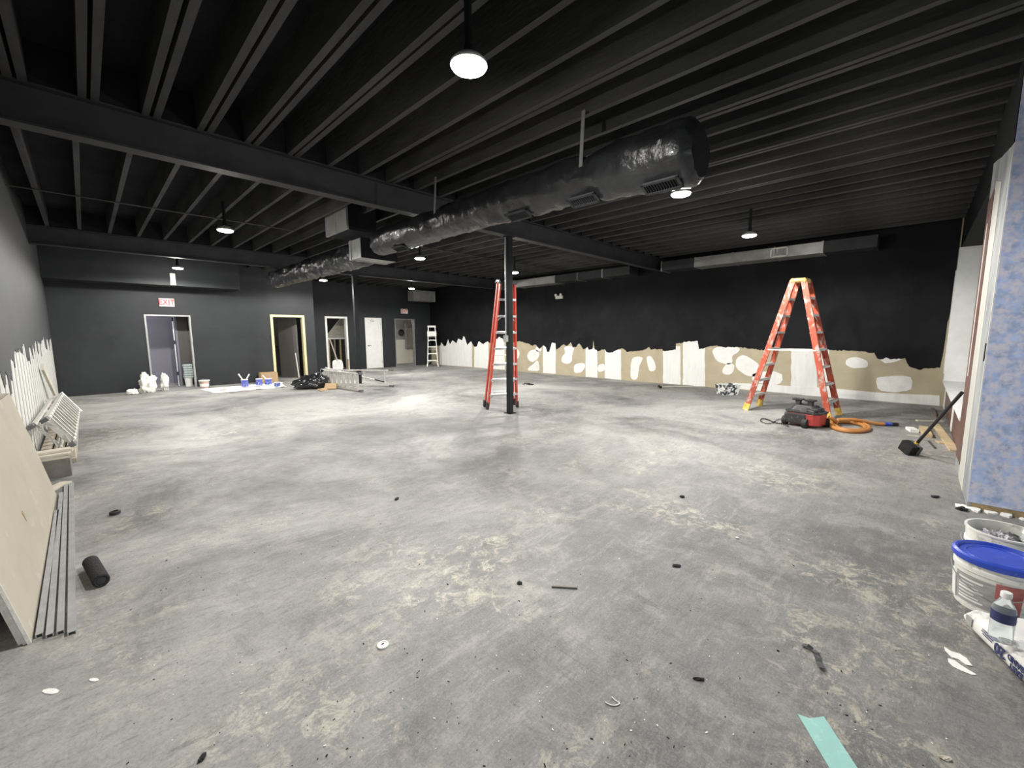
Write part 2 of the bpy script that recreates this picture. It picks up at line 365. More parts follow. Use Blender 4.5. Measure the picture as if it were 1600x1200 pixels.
# ---- right wall
wr = struct(MB().span((XR, -.9, 0), (XR+.12, 16.02, ZC)).build('wall_right', 'tan_board', origin=Vector((XR, 8, 0))), 'long right wall, black above, patched tan plasterboard below')
MR = frame((XR, 0, 0), (0, -1, 0), (0, 0, 1))                    # local x = -Y, local y = Z, z towards the room (-X)
def wpx(p, d=.004): q = onX(p[0], p[1], XR-d); return (-q.y, q.z)
bl = [(687, 541), (690, 535), (694, 541), (697, 540), (700, 530), (703, 538), (707, 532), (713, 536), (716, 529), (722, 532), (724, 525), (726, 526), (730, 539), (736, 533), (741, 542), (745, 541), (748, 533), (755, 538), (762, 533), (768, 538), (775, 531), (780, 526), (790, 533), (800, 535), (811, 533), (826, 537), (832, 540), (837, 538), (843, 546), (848, 540), (853, 542), (855, 550), (858, 550), (862, 536), (868, 536), (869, 546), (873, 544), (880, 538), (886, 541), (892, 535), (895, 543), (900, 542), (905, 536), (912, 546), (918, 542), (920, 546), (926, 545), (927, 530), (929, 545), (934, 549), (945, 545), (947, 550), (957, 551), (963, 547), (968, 545), (975, 545), (980, 550), (990, 549), (1005, 547), (1014, 542), (1017, 546), (1035, 545), (1036, 549), (1056, 546), (1056, 537), (1072, 534), (1090, 532), (1092, 545), (1105, 543), (1113, 540), (1122, 540), (1130, 543), (1145, 542), (1170, 544), (1190, 547), (1200, 547), (1240, 546), (1260, 546), (1290, 545), (1300, 547), (1330, 548), (1350, 550), (1366, 552), (1372, 562), (1384, 559), (1391, 562), (1414, 559), (1420, 572), (1435, 577), (1455, 576), (1469, 574), (1473, 555), (1477, 530), (1480, 505), (1487, 482), (1488, 478)]
pl = [wpx(p) for p in bl]; p2 = []
for i in range(len(pl)-1):
    a, c = pl[i], pl[i+1]; n = max(1, int(math.hypot(a[0]-c[0], a[1]-c[1])/.03))
    for j in range(n):
        t = j/n; p2.append((a[0]+(c[0]-a[0])*t, a[1]+(c[1]-a[1])*t+rng.uniform(-.016, .016)))
p2.append(pl[-1]); p2[0] = (-YR+.001, p2[0][1])
p2 += [(.369, p2[-1][1]+.05), (.369, ZC-.001), (-YR+.001, ZC-.001)]
MB().prism(p2, .007, MR).build('paint_layer', 'black_paint', wr)
def patch(pts, m='plaster', d=.004, it=2, amp=.02, seed=1):
    q = [wpx(p, d) for p in pts]
    if it: q = smooth_poly(q, it)
    MB().prism(rough_poly(q, .05, amp, seed), d, MR).build('plaster_patch', m, wr)
def strip(x0, x1, y0, y1b, seed):                                # a taped joint: full height band of filler, px left/right, top, bottom
    patch([(x0, y0), (x1, y0+1), (x1+.5, y1b[1]), (x0, y1b[0])], 'primer', .003, 0, .012, seed)
strip(687, 737, 524, (570, 573.5), 1); strip(741, 763, 526, (574, 576), 2); strip(770, 788, 526, (576.3, 577.6), 3)
strip(848, 868, 530, (582.5, 584.3), 4); strip(915, 933, 543, (589, 590), 5); strip(945, 970, 545, (591, 593.6), 6)
strip(1036, 1063, 540, (599, 601.3), 7); strip(1067, 1101, 528, (601.5, 604.2), 8); strip(1236, 1276, 540, (614.5, 619.5), 9)
strip(1283, 1296, 540, (612, 613), 19)
patch([(822, 555), (832, 545), (842, 548), (843, 556), (837, 565), (828, 566)], seed=2)
patch([(825, 575), (834, 568), (841, 561), (843, 576), (842, 580), (824, 579)], seed=3)
patch([(836, 541), (846, 542), (846, 549), (838, 550)], seed=4)
patch([(880, 541), (898, 541), (894, 552), (894, 566), (886, 569), (877, 566), (878, 556), (884, 552)], seed=5)
patch([(897, 568), (914, 567), (914, 576), (906, 583), (896, 583)], seed=6)
patch([(934, 570), (945, 568), (946, 578), (934, 583)], seed=7)
patch([(989, 558), (1004, 557), (1003, 564), (998, 573), (997, 593), (985, 593), (985, 580), (986, 566)], seed=8)
patch([(1009, 558), (1018, 555), (1024, 570), (1024, 579), (1015, 581), (1012, 570)], seed=9)
patch([(1113, 545), (1124, 541), (1140, 542), (1156, 542), (1155, 550), (1143, 556), (1145, 565), (1138, 570), (1121, 566), (1114, 556)], seed=10)
patch([(1129, 575), (1138, 566), (1148, 570), (1148, 578), (1139, 586), (1128, 584)], seed=11)
patch([(1150, 560), (1160, 553), (1176, 562), (1188, 570), (1190, 585), (1180, 590), (1160, 584), (1149, 574)], seed=12)
patch([(1176, 580), (1222, 580), (1223, 598), (1212, 602), (1176, 598)], seed=13, it=1)
patch([(1321, 562), (1332, 557), (1347, 559), (1357, 566), (1356, 574), (1338, 576), (1322, 572)], seed=14)
patch([(1368, 592), (1378, 588), (1422, 586), (1426, 600), (1424, 610), (1396, 613), (1372, 611)], seed=15, it=1)
patch([(1370, 548), (1414, 550), (1414, 558), (1398, 566), (1378, 568)], seed=16, it=1)
patch([(793, 545), (806, 544), (812, 548), (811, 560), (794, 572)], seed=17)
bbp = [(1143, 598), (1200, 601), (1300, 607), (1380, 614), (1468, 618), (1468, 634), (1300, 621.5), (1143, 606.5)]
q = [wpx(p, .012) for p in bbp]
struct(MB().prism(rough_poly(q, .15, .008, 3), .012, MR).build('baseboard_right', 'primer'), 'white skim band along the foot of the right wall')

# ---- back walls with their openings
def wall_y(name, y0, y1, x0, x1, holes, m, label=None):
    b = MB(); x = x0
    for (a, c, top) in holes:
        b.span((x, y0, 0), (a, y1, ZC)); b.span((a, y0, top), (c, y1, ZC)); x = c
    b.span((x, y0, 0), (x1, y1, ZC)); return struct(b.build(name, m), label)
wall_y('wall_back', YB, YB+.12, XL-.12, 5.2, [(1.09, 2.02, 1.915), (3.99, 4.83, 1.925)], 'black_wall', 'black back wall with a wide bare opening and a cream framed doorway')
wall_y('wall_recess', YR, YR+.12, 5.2, XR, [(6.37, 7.10, 2.0), (7.90, 8.56, 2.0), (9.2, 10.16, 2.03)], 'black_wall', 'black recessed back wall with three doorways')
struct(MB().span((5.08, YB+.12, 0), (5.2, YR+.12, ZC)).build('wall_step', 'black_wall'), 'return wall between the two back walls')
def casing(name, y, x0, x1, top, w, d, m, label, bottom=True):
    t = MB(); o = thing(name, label, 'trim', (x0, y, 0)); del o['category']; struct(o)
    MB().span((x0-w, y-d, 0), (x0, y+.13, top)).build('jamb', m, o); MB().span((x1, y-d, 0), (x1+w, y+.13, top)).build('jamb', m, o)
    MB().span((x0-w, y-d, top), (x1+w, y+.13, top+w)).build('head', m, o); return o
casing('trim_1', YB, 1.125, 1.985, 1.88, .035, .006, 'grey_metal', 'thin bare metal frame of the opening under the left exit sign')
casing('trim_2', YB, 3.995, 4.825, 1.92, .068, .02, 'cream_trim', 'cream painted door frame left of the wall step')
casing('trim_3', YR, 6.38, 7.09, 1.99, .07, .02, 'white_trim', 'white door frame of the stud closet')
casing('trim_4', YR, 9.225, 10.135, 2.0, .03, .008, 'grey_metal', 'bare metal frame of the doorway under the right exit sign')
dr = thing('door_1', 'closed white door with a dark nameplate and lever', 'door', (8.23, YR, 0)); del dr['category']; struct(dr)
for x in (7.87, 8.56): MB().span((x, YR-.02, 0), (x+.035, YR+.12, 2.0)).build('jamb', 'white_trim', dr)
MB().span((7.87, YR-.02, 2.0), (8.595, YR+.12, 2.04)).build('head', 'white_trim', dr)
lf = MB().span((7.91, YR-.005, .008), (8.555, YR+.035, 1.995)).build('leaf', 'white_trim', dr)
MB().span((8.08, YR-.012, 1.90), (8.27, YR-.005, 1.925)).build('nameplate', 'dark_slot', lf)
MB().lathe([(.028, 0), (.028, .012), (.012, .014), (.012, .05)], 12, Matrix.Translation((7.985, YR-.005, .93)) @ Matrix.Rotation(math.pi/2, 4, 'X')).bar((7.98, YR-.05, .93), (8.08, YR-.05, .935), .02, .018).build('lever', 'grey_metal', lf, smooth=40)
for z in (.25, 1.05, 1.8): MB().span((8.545, YR-.012, z-.05), (8.565, YR-.003, z+.05)).build('hinge', 'grey_metal', lf)

# ---- rooms behind
struct(MB().span((XL, 15.55, 0), (3.0, 15.65, ZC)).span((3.0, YB+.12, 0), (3.1, 16.6, ZC)).build('wall_hall', 'purple_grey'), 'mauve grey wall of the hall behind the left opening')
struct(MB().span((3.1, 15.75, 0), (5.08, 15.85, ZC)).build('wall_store', 'dim_wall'), 'dingy rear wall of the dark store room')
struct(MB().span((5.2, 18.1, 0), (7.7, 18.2, ZC)).span((7.6, YR+.12, 0), (7.7, 18.1, ZC)).span((5.2, YR+.12, 0), (5.3, 18.1, ZC)).build('wall_closet', 'dark_wall'), 'dark walls of the stud closet')
struct(MB().span((8.75, 17.45, 1.12), (XR, 17.55, ZC)).span((8.75, YR+.12, 0), (8.85, 17.45, ZC)).build('wall_utility', 'room_grey'), 'grey upper wall of the utility room')
struct(MB().span((8.75, 17.44, 0), (XR, 17.55, 1.12)).build('wall_utility_lower', 'room_white'), 'cream lower wall of the utility room')
struct(MB().span((XL-.12, 18.3, 0), (XR+.12, 18.4, ZC)).build('wall_outer', 'dark_wall'))
struct(MB().span((XR, 16.02, 0), (XR+.12, 18.4, ZC)).build('wall_outer_right', 'room_white'))

# ---- front wall: pier, window bay, entrance alcove
pier = struct(MB().span((4.79, -.75, 0), (6.3, YF-.006, ZC)).build('wall_front', 'smeared_plaster', origin=Vector((5.5, -.5, 0))), 'front pier of smeared white plaster beside the window')
MF = frame((0, YF-.006, 0), (-1, 0, 0), (0, 0, 1))               # local x = -X, z = +Y
def fpx(p): q = onY(p[0], p[1], YF); return (-q.x, q.z)
MB().prism(rough_poly([(-6.3, .10), (-5.78, .12), (-5.76, .5), (-5.80, 1.4), (-5.84, 2.66), (-6.3, 2.64)], .1, .012, 5), .004, MF).build('paint_layer', 'brown_paint', pier)
MB().prism(rough_poly([(-6.12, .95), (-6.08, .95), (-6.07, 2.4), (-6.10, 2.4)], .1, .01, 6), .007, MF).build('paint_layer', 'plaster', pier)
MB().prism(rough_poly([(-6.3, 3.0), (-6.0, 2.95), (-5.6, 2.86), (-5.2, 2.80), (-4.80, 2.74), (-4.80, ZC-.02), (-6.3, ZC-.02)], .1, .012, 7), .005, MF).build('paint_layer', 'black_paint', pier)
MB().prism(rough_poly([(-5.74, .0), (-5.25, .0), (-5.3, 1.0), (-5.35, 2.6), (-5.80, 2.72), (-5.78, 1.5)], .12, .015, 8), .003, MF).build('plaster_patch', 'pier_plaster', pier)
MB().prism(smooth_poly([(-4.90, 1.16), (-4.865, 1.16), (-4.865, 1.30), (-4.90, 1.30)], 1), .008, MF).build('switch_hole', 'dark_slot', pier)
MB().prism(rough_poly([(-4.84, .3), (-4.80, .3), (-4.80, 2.7), (-4.83, 2.7)], .1, .006, 9), .004, MF).build('plaster_patch', 'pier_plaster', pier)
alc = struct(MB().span((4.79, -2.2, .05), (4.91, -.75, ZC)).span((4.785, -.75, .05), (4.79, YF-.006, ZC)).build('wall_alcove', 'blue_sponge', origin=Vector((4.79, -1, 0))), 'wall with sponged blue and lilac wallpaper at the right edge')
MB().span((4.785, -2.2, 0), (4.9, -.75, .05)).span((4.782, -.75, 0), (4.79, -.40, .05)).build('raw_footing', 'raw_edge', alc)
for k, (x, y, s, h) in enumerate([(4.76, -.36, .07, .010), (4.74, -.42, .05, .016), (4.765, -.50, .055, .012), (4.76, -.58, .045, .018), (4.75, -.66, .03, .008)]):
    MB().prism(rough_poly([(rng.uniform(.6, 1.1)*s*math.cos(a*.9), rng.uniform(.5, 1)*s*.8*math.sin(a*.9)) for a in range(7)], .015, .006, k), h, Matrix.Translation((x, y, 0))).build('plaster_crumb', 'plaster', alc)
bay = struct(MB().span((6.3, -.75, 0), (XR, -.415, .46)).build('wall_window', 'brown_paint', origin=Vector((8, -.5, 0))), 'brown painted wall below the front window')
MB().span((8.2, -.415, .02), (8.42, -.408, .455)).build('plaster_patch', 'plaster', bay)
MB().span((10.6, -.415, .0), (10.98, -.409, .46)).build('plaster_patch', 'primer', bay)
struct(MB().span((10.75, -.75, .50), (XR, YF, 2.83)).build('trim_5', 'white_trim'), 'white boxed jamb of the front window recess')
struct(MB().span((6.3, -.78, .46), (XR, -.365, .50)).build('trim_6', 'white_trim'), 'white window sill of the front window')
struct(MB().span((6.3, -.75, 2.83), (XR, -.39, ZC)).build('wall_header', 'black_paint'), 'black header above the front window')
struct(MB().span((10.80, YF, .62), (10.99, YF+.012, 2.45)).build('trim_7', 'plaster'), 'strip of bare filler beside the window jamb')
def window(name, y, x0, x1, z0, z1, nx, label):
    o = thing(name, label, 'window', ((x0+x1)/2, y, z0)); del o['category']; struct(o)
    for k in range(nx+1):
        x = x0+.02+(x1-x0-.04)*k/nx; MB().span((x-.025, y-.03, z0), (x+.025, y+.03, z1)).build('mullion', 'grey_metal', o)
    for z in (z0+.025, z1-.025): MB().span((x0, y-.03, z-.025), (x1, y+.03, z+.025)).build('rail', 'grey_metal', o)
    for k in range(nx):
        a = x0+.02+(x1-x0-.04)*k/nx+.025; c = x0+.02+(x1-x0-.04)*(k+1)/nx-.025
        MB().span((a, y-.003, z0+.05), (c, y+.003, z1-.05)).build('pane', 'glass', o)
window('window_1', -.72, 6.3, 10.75, .50, 2.83, 3, 'front shop window behind the pier')
struct(MB().span((XL-.12, -2.3, 0), (XL+.1, -2.2, ZC)).span((4.7, -2.3, 0), (4.91, -2.2, ZC)).span((XL+.1, -2.3, 2.6), (4.7, -2.2, ZC)).span((XL+.1, -2.3, 0), (4.7, -2.2, .1)).build('wall_entrance', 'white_trim'), 'entrance wall behind the viewer')
window('window_2', -2.25, XL+.1, 4.7, .1, 2.6, 4, 'glazed entrance behind the viewer')
struct(MB().span((-14, -16, -.2), (26, -2.3, -.05)).span((4.91, -2.3, -.2), (26, -.75, -.05)).build('pavement', 'asphalt'), 'grey pavement outside the shop front')

# ================================================================== beams, columns
def beam(y, x0, x1, z, label):
    o = thing('steel_beam', label, 'beam', ((x0+x1)/2, y, z))
    MB().span((x0, y-.075, z), (x1, y+.075, z+.016)).build('bottom_flange', 'beam_paint', o)
    MB().span((x0, y-.006, z+.016), (x1, y+.006, z+.30)).build('web', 'beam_paint', o)
    MB().span((x0, y-.075, z+.30), (x1, y+.075, z+.315)).build('top_flange', 'beam_paint', o)
    MB().span((x0, y-.06, z+.315), (x1, y+.06, ZC)).build('nailer', 'deck_paint', o)
beam(5.07, XL, XR, 3.0, 'near black steel beam carried by the column beside the red ladder')
beam(11.13, XL, XR, 2.98, 'far black steel beam closer to the back wall')
def column(x, y, w, top, label, conduit):
    o = thing('support_column', label, 'column', (x, y, 0))
    MB().span((x-w/2, y-w/2, .012), (x+w/2, y+w/2, top-.014)).build('shaft', 'column_paint', o, bevel=.008)
    MB().span((x-w*.9, y-w*.9, 0), (x+w*.9, y+w*.9, .012)).build('base_plate', 'column_paint', o)
    MB().span((x-w*.9, y-w*.7, top-.014), (x+w*.9, y+w*.7, top)).build('cap_plate', 'column_paint', o)
    if conduit:
        MB().tube([(x-w/2-.035, y+.01, top-.02), (x-w/2-.035, y+.01, 1.35)], .011, 8).build('conduit', 'grey_metal', o, smooth=40)
        MB().span((x-w/2-.065, y-.02, 1.25), (x-w/2-.001, y+.04, 1.36)).build('switch_box', 'grey_metal', o)
column(5.11, 5.05, .088, 3.0, 'square black steel column in front of the red ladder', True)
column(5.27, 11.13, .105, 2.98, 'black steel column further back, rising behind the fallen ladder', False)

# ================================================================== lamps
def lamp(x, y, z, label, r=.105, watts=LAMP_W):
    o = thing('ceiling_lamp', label, 'lamp', (x, y, z), group='round lamps under the joists')
    MB().lathe([(.022, JB-z), (.022, .11), (.03, .10), (.03, .06)], 12).build('stem', 'column_paint', o, world=False, smooth=40)
    MB().lathe([(.035, .06), (r*.8, .035), (r, .012), (r, 0), (r*.92, 0)], 24).build('housing', 'white_plastic', o, world=False, smooth=40)
    MB().lathe([(r*.92, .001), (r*.90, -.012), (r*.6, -.022), (0, -.026)], 24).build('diffuser', 'lamp_glow', o, world=False, smooth=60)
    for nm, kd, fac in (('lamp_light', 'SPOT', 1.0), ('lamp_side_light', 'POINT', .13)):
        ld = bpy.data.lights.new(nm, kd); ld.energy = watts*fac; ld.color = (1, .975, .925); ld.shadow_soft_size = .09 if kd == 'SPOT' else .03
        if kd == 'SPOT': ld.spot_size = math.radians(176); ld.spot_blend = .25
        lo = bpy.data.objects.new(nm, ld); COL.objects.link(lo); lo.parent = o; lo.location = (0, 0, -.035)
for x, y, lb in ((1.66, 1.95, 'large bright lamp high in the middle of the picture, nearest the viewer'), (1.57, 7.33, 'round lamp between the two beams over the left side of the floor'), (1.62, 12.14, 'round lamp above the left exit sign, near the back wall'),
                 (4.71, 2.0, 'round lamp below the near end of the hanging duct'), (4.87, 7.34, 'round lamp between the beams, just left of the near column'), (4.84, 12.13, 'round lamp left of the far column, above the fallen ladder'),
                 (7.46, 2.05, 'round lamp above the splattered orange ladder, by the wall duct'), (7.68, 7.4, 'round lamp seen just right of the near column top'), (7.84, 12.36, 'round lamp near the right exit sign over the recessed doors')):
    lamp(x, y, 2.9, lb)
lamp(.5, 14.75, 2.9, 'unseen round lamp added to light the hall behind the left bare opening', watts=85)  # unseen lamps added to brighten the rooms behind the doorways
lamp(6.0, 16.7, 2.9, 'unseen round lamp added to light the stud closet', watts=35)
lamp(9.0, 16.7, 2.9, 'unseen round lamp added to light the utility room', watts=45)
lamp(3.5, 15.0, 2.9, 'unseen round lamp added to light the dark store room', watts=14)

# ================================================================== ducts
def sleeve(path, rad, n=28, amp=.03, seed=0, pinch=()):
    """wrinkled insulation sleeve around a path"""
    b = MB(); rings = []; pts = [Vector(p) for p in path]; L = [0]
    for i in range(1, len(pts)): L.append(L[-1]+(pts[i]-pts[i-1]).length)
    steps = int(L[-1]/.035)
    for s in range(steps+1):
        t = L[-1]*s/steps; i = max(0, min(len(pts)-2, next((k for k in range(len(L)-1) if L[k+1] >= t), len(L)-2)))
        u = (t-L[i])/max(1e-6, L[i+1]-L[i]); p = pts[i].lerp(pts[i+1], u); r = rad[i]+(rad[i+1]-rad[i])*u
        for q, wd, dp in pinch: r *= 1-dp*math.exp(-((t-q)/wd)**2)
        if s < 3: r *= (.72, .9, .97)[s]
        if s > steps-3: r *= (.72, .9, .97)[steps-s]
        ring = []
        for k in range(n):
            a = 2*math.pi*k/n; d = Vector((math.cos(a), 0, math.sin(a)))
            w = noise.noise(Vector((d.x*2.2, t*3.0+seed, d.z*2.2)))*1.0+noise.noise(Vector((d.x*4, t*11+seed, d.z*4)))*.7+abs(noise.noise(Vector((d.x*7, t*6+seed, d.z*7))))*.6
            sag = -.02*(1 if d.z < 0 else 0)*abs(d.z)
            ring.append(len(b.v)); b.v.append(p+d*(r+amp*w)+Vector((0, 0, sag)))
        rings.append(ring)
    for s in range(steps):
        for k in range(n): b.f.append([rings[s][k], rings[s][(k+1) % n], rings[s+1][(k+1) % n], rings[s+1][k]])
    b.f.append(list(rings[0])); b.f.append(list(reversed(rings[-1]))); return b
def grille(M, w, h, parent, slats, fm='grey_metal'):
    g = MB()
    for a, c in (((-w/2, -h/2), (w/2, -h/2+.022)), ((-w/2, h/2-.022), (w/2, h/2)), ((-w/2, -h/2), (-w/2+.022, h/2)), ((w/2-.022, -h/2), (w/2, h/2))):
        g.span((a[0], a[1], 0), (c[0], c[1], .014), M)
    o = g.build('vent_grille', fm, parent)
    MB().span((-w/2+.01, -h/2+.01, -.004), (w/2-.01, h/2-.01, .002), M).build('vent_opening', 'dark_slot', o)
    for k in range(slats):
        x = -w/2+.022+(w-.044)*(k+.5)/slats
        MB().box((0, 0, 0), (.006, h-.044, .012), M @ Matrix.Translation((x, 0, .008)) @ Matrix.Rotation(.5, 4, 'Y')).build('vent_slat', fm, o)
d1 = thing('insulated_duct', 'long black wrapped duct hanging under the near beam, right of the brightest lamp', 'duct', (3.3, 3.7, 2.5))
MB.build(sleeve([(3.34, 1.28, 2.745), (3.33, 1.9, 2.78), (3.32, 2.6, 2.80), (3.30, 4.0, 2.795), (3.3, 6.1, 2.785)], [.235, .215, .19, .175, .175], seed=3, amp=.022, pinch=((.95, .10, .16), (3.2, .1, .1))), 'sleeve', 'wrap', d1, smooth=50)
def under(M, b): pass
for (y, zc, r, sl) in ((1.52, 2.76, .245, 12), (2.25, 2.79, .222, 12), (3.05, 2.80, .205, 10), (5.35, 2.79, .198, 10)):
    grille(Matrix.Translation((3.32-.41*r, y, zc-.91*r-.012)) @ Matrix.Rotation(.42, 4, 'Y') @ Matrix.Rotation(math.pi, 4, 'X') @ Matrix.Rotation(math.pi/2, 4, 'Z'), .30, .13, d1, sl, 'beam_paint')
for y, w in ((2.23, .03), (4.4, .03)):
    MB().bar((3.18, y, JB), (3.15, y, 2.83), .035, .004, (1, 0, 0)).build('hanger_strap', 'grey_metal', d1)
    st = MB(); pts = [(3.32+.262*math.cos(a), y, 2.765+.262*math.sin(a)) for a in [math.radians(q) for q in range(100, 441, 20)]]
    for i in range(len(pts)-1): st.bar(pts[i], pts[i+1], .03, .003, (0, 0, 1) if abs(pts[i][2]-pts[i+1][2]) < .05 else (1, 0, 0))
d2 = thing('insulated_duct', 'black wrapped duct with a bare metal box end, below the far beam', 'duct', (3.45, 8.8, 2.5))
MB.build(sleeve([(3.48, 6.8, 2.77), (3.46, 8.4, 2.76), (3.45, 9.8, 2.76), (3.42, 11.6, 2.75)], [.20, .19, .185, .175], seed=9, pinch=((1.0, .08, .18), (2.1, .1, .15))), 'sleeve', 'wrap', d2, smooth=50)
MB().span((3.17, 6.42, 2.6), (3.79, 6.83, 2.9)).build('metal_plenum', 'duct_metal', d2)
MB().span((3.17, 6.40, 2.6), (3.80, 6.42, 2.91)).build('plenum_front_shade', 'deck_paint', d2); MB().span((3.16, 6.74, 2.59), (3.80, 6.765, 2.91)).build('plenum_flange', 'duct_metal', d2)  # front sheet coloured black to hold the shade of the unlit end
rz = thing('duct_riser', 'bare sheet metal riser panel between joists above the metal box duct end', 'duct', (3.2, 6.9, 3.02))
MB().span((3.0, 6.5, 3.02), (3.03, 7.3, 3.60)).build('riser_body', 'duct_metal', rz); MB().span((3.03, 6.5, 3.02), (3.5, 7.3, 3.60)).build('riser_back', 'deck_paint', rz)  # rest of the riser coloured black for the shade on its front
MB().span((2.995, 6.88, 3.02), (3.0, 6.905, 3.60)).build('seam_flange', 'duct_metal', rz)
def rect_duct(label, y0, y1, secs, dm, vent=None):
    o = thing('wall_duct', label, 'duct', (10.7, (y0+y1)/2, 2.95))
    n = secs
    for k in range(n):
        a = y0+(y1-y0)*k/n; c = y0+(y1-y0)*(k+1)/n
        MB().span((10.45, a+.006, 2.955), (10.95, c-.006, 3.175)).build('duct_section', dm(k), o)
        MB().span((10.44, c-.012, 2.945), (10.96, c+.012, 3.185)).build('joint_flange', 'duct_metal', o)
    if vent: grille(Matrix.Translation((10.452, vent, 3.065)) @ Matrix.Rotation(-math.pi/2, 4, 'Y') @ Matrix.Rotation(math.pi/2, 4, 'Z'), .32, .19, o, 12, 'white_plastic')
    return o
rect_duct('rectangular metal duct with a white vent along the right wall, above the orange ladder', .7, 4.86, 5, lambda k: 'beam_paint' if k == 0 or k == 4 else 'duct_metal', 2.28)  # lamp falloff painted in: darker colour on the two end sections
rect_duct('rectangular metal duct on the right wall further back, behind the near column', 5.75, 10.9, 6, lambda k: 'duct_metal' if k in (3, 4) else 'beam_paint')
bx = thing('wall_duct', 'short grey duct box in the corner above the right exit sign', 'duct', (9.9, 15.1, 2.73))
MB().span((9.45, 14.8, 2.73), (10.5, 15.2, 3.15)).build('duct_section', 'duct_metal', bx); MB().span((10.5, 14.79, 2.72), (10.52, 15.21, 3.16)).build('joint_flange', 'duct_metal', bx)
MB.build(sleeve([(9.6, 14.4, 2.9), (9.0, 14.6, 2.9), (8.4, 14.9, 2.95)], [.14, .15, .14], n=16, seed=5), 'sleeve', 'wrap', bx, smooth=50) if False else None
sf = thing('ceiling_soffit', 'long black boxed soffit with a grey lower edge above the left back wall', 'soffit', (1.25, 13.6, 2.6))
MB().span((XL+.001, 13.28, 2.61), (3.04, YB-.001, 3.30)).build('soffit_box', 'black_wall', sf)
MB().span((3.04, 13.275, 2.60), (3.065, YB-.001, 3.29)).build('end_board', 'beam_paint', sf)
MB().span((1.60, 13.23, 2.62), (1.70, 13.279, 2.90)).build('light_streak', 'white_plastic', sf)  # pale box added in place of a light streak on the soffit

# ================================================================== ladders
def stepladder(name, label, M, H, wb, wt, sf, sr, n, rail, tread, cap, foot, twin=False, rw=.07, rt_=.026, tray=False, group=None, td=.075, feet_mats=None):
    o = thing(name, label, 'ladder', M=M, group=group)
    def pt(sx, side, t):
        y0, y1 = (-sf, -.07) if side < 0 else (sr, .07)
        return Vector((sx*(wb/2+(wt/2-wb/2)*t), y0+(y1-y0)*t, H*t))
    for side in (-1, 1):
        for sx in (-1, 1):
            a, c = pt(sx, side, 0.02), pt(sx, side, .985)
            r = MB().channel(a, c, rw if (side < 0 or twin) else rw*.72, rt_, .005, -sx, (1, 0, 0)).build('rail', rail, o, world=False)
            f0 = pt(sx, side, 0); f1 = pt(sx, side, .055)
            fm = foot if not feet_mats else feet_mats.get((sx, side), foot)
            MB().bar(f0, f1, rw*1.12, rt_+.014, (1, 0, 0)).build('foot', fm, o, world=False, bevel=.004)
        if side < 0 or twin:
            for k in range(1, n+1):
                t = k/(n+1)*.985; a, c = pt(-1, side, t), pt(1, side, t)
                a.x += .004; c.x -= .004
                tr = MB().span((a.x, a.y-td/2, a.z-.022), (c.x, a.y+td/2, a.z)).build('tread', tread, o, world=False)
                MB().span((a.x, a.y-td/2-.003, a.z-.034), (c.x, a.y-td/2+.003, a.z+.003)).span((a.x, a.y+td/2-.003, a.z-.034), (c.x, a.y+td/2+.003, a.z-.001)).build('tread_lip', tread, tr, world=False)
                if k in (1, 2, n-1) and td > .05:
                    for sx in (-1, 1):
                        e = pt(sx, side, t-.05); MB().bar((sx*(abs(a.x)-.10), a.y, a.z-.02), (e.x*.985, e.y, e.z), .016, .004, (0, 1, 0)).build('brace', tread, o, world=False)
        else:
            for t in (.12, .42, .72):
                a, c = pt(-1, side, t), pt(1, side, t); MB().bar(a, c, .03, .012).build('rear_brace', tread, o, world=False)
            for sx in (-1, 1):
                MB().bar(pt(sx, side, .05), pt(0, side, .12)+Vector((sx*.08, 0, 0)), .014, .004, (0, 1, 0)).build('brace', tread, o, world=False)
    if sf+sr > .4:
        for sx in (-1, 1):
            MB().bar(pt(sx, -1, .48), pt(sx, 1, .48), .006, .022).build('spreader', tread, o, world=False)
    cp = MB().span((-wt/2-.02, -.105, H-.055), (wt/2+.02, .105, H)).build('top_cap', cap, o, world=False, bevel=.012)
    MB().span((-wt/2-.025, -.11, H-.075), (wt/2+.025, -.09, H-.02)).span((-wt/2-.025, .09, H-.075), (wt/2+.025, .11, H-.02)).build('cap_rim', cap, cp, world=False, bevel=.006)
    if tray:
        MB().span((-wt/2-.05, .02, H*.80), (wt/2+.05, .26, H*.815)).span((-wt/2-.04, -.13, H*.74), (wt/2+.04, -.118, H*.86)).build('paint_shelf', 'white_plastic', o, world=False)
    return o
def upright(x, y, rz): return Matrix.Translation((x, y, 0)) @ Matrix.Rotation(rz, 4, 'Z')
# red ladder by the column: front feet measured at (5.08,5.60) and (5.63,5.39)
ang = math.atan2(-.25, .55)
lean = Matrix.Translation((5.36, 5.50, 0)) @ Matrix.Rotation(ang, 4, 'Z') @ Matrix.Rotation(math.radians(7.2), 4, 'X') @ Matrix.Translation((0, .03, 0))
stepladder('stepladder', 'tall red fibreglass stepladder with silver treads leaning closed against the near black column', lean, 2.34, .60, .28, .035, .14, 7, 'orange_rail', 'alu', 'black_plastic', 'black_rubber')
stepladder('stepladder', 'paint splattered orange stepladder with a yellow top, standing open near the right wall', upright(8.45, 1.5, -.087), 2.27, .66, .27, .61, .61, 7, 'orange_spattered', 'alu_dirty', 'yellow_cap', 'yellow_cap', twin=True, rw=.085, td=.08)
stepladder('stepladder', 'small silver stepladder with a paint shelf in the far corner', upright(10.38, 14.92, math.atan2(-.57, .82)), 1.73, .46, .30, .28, .28, 5, 'alu_dirty', 'white_plastic', 'white_plastic', 'white_plastic', tray=True, rw=.055, td=.07)
zd = Vector((-.305, .952, 0)).normalized(); zx = Vector((0, 0, 1))
fx = frame((5.10, 9.72, .237), zx, zd.cross(zx))
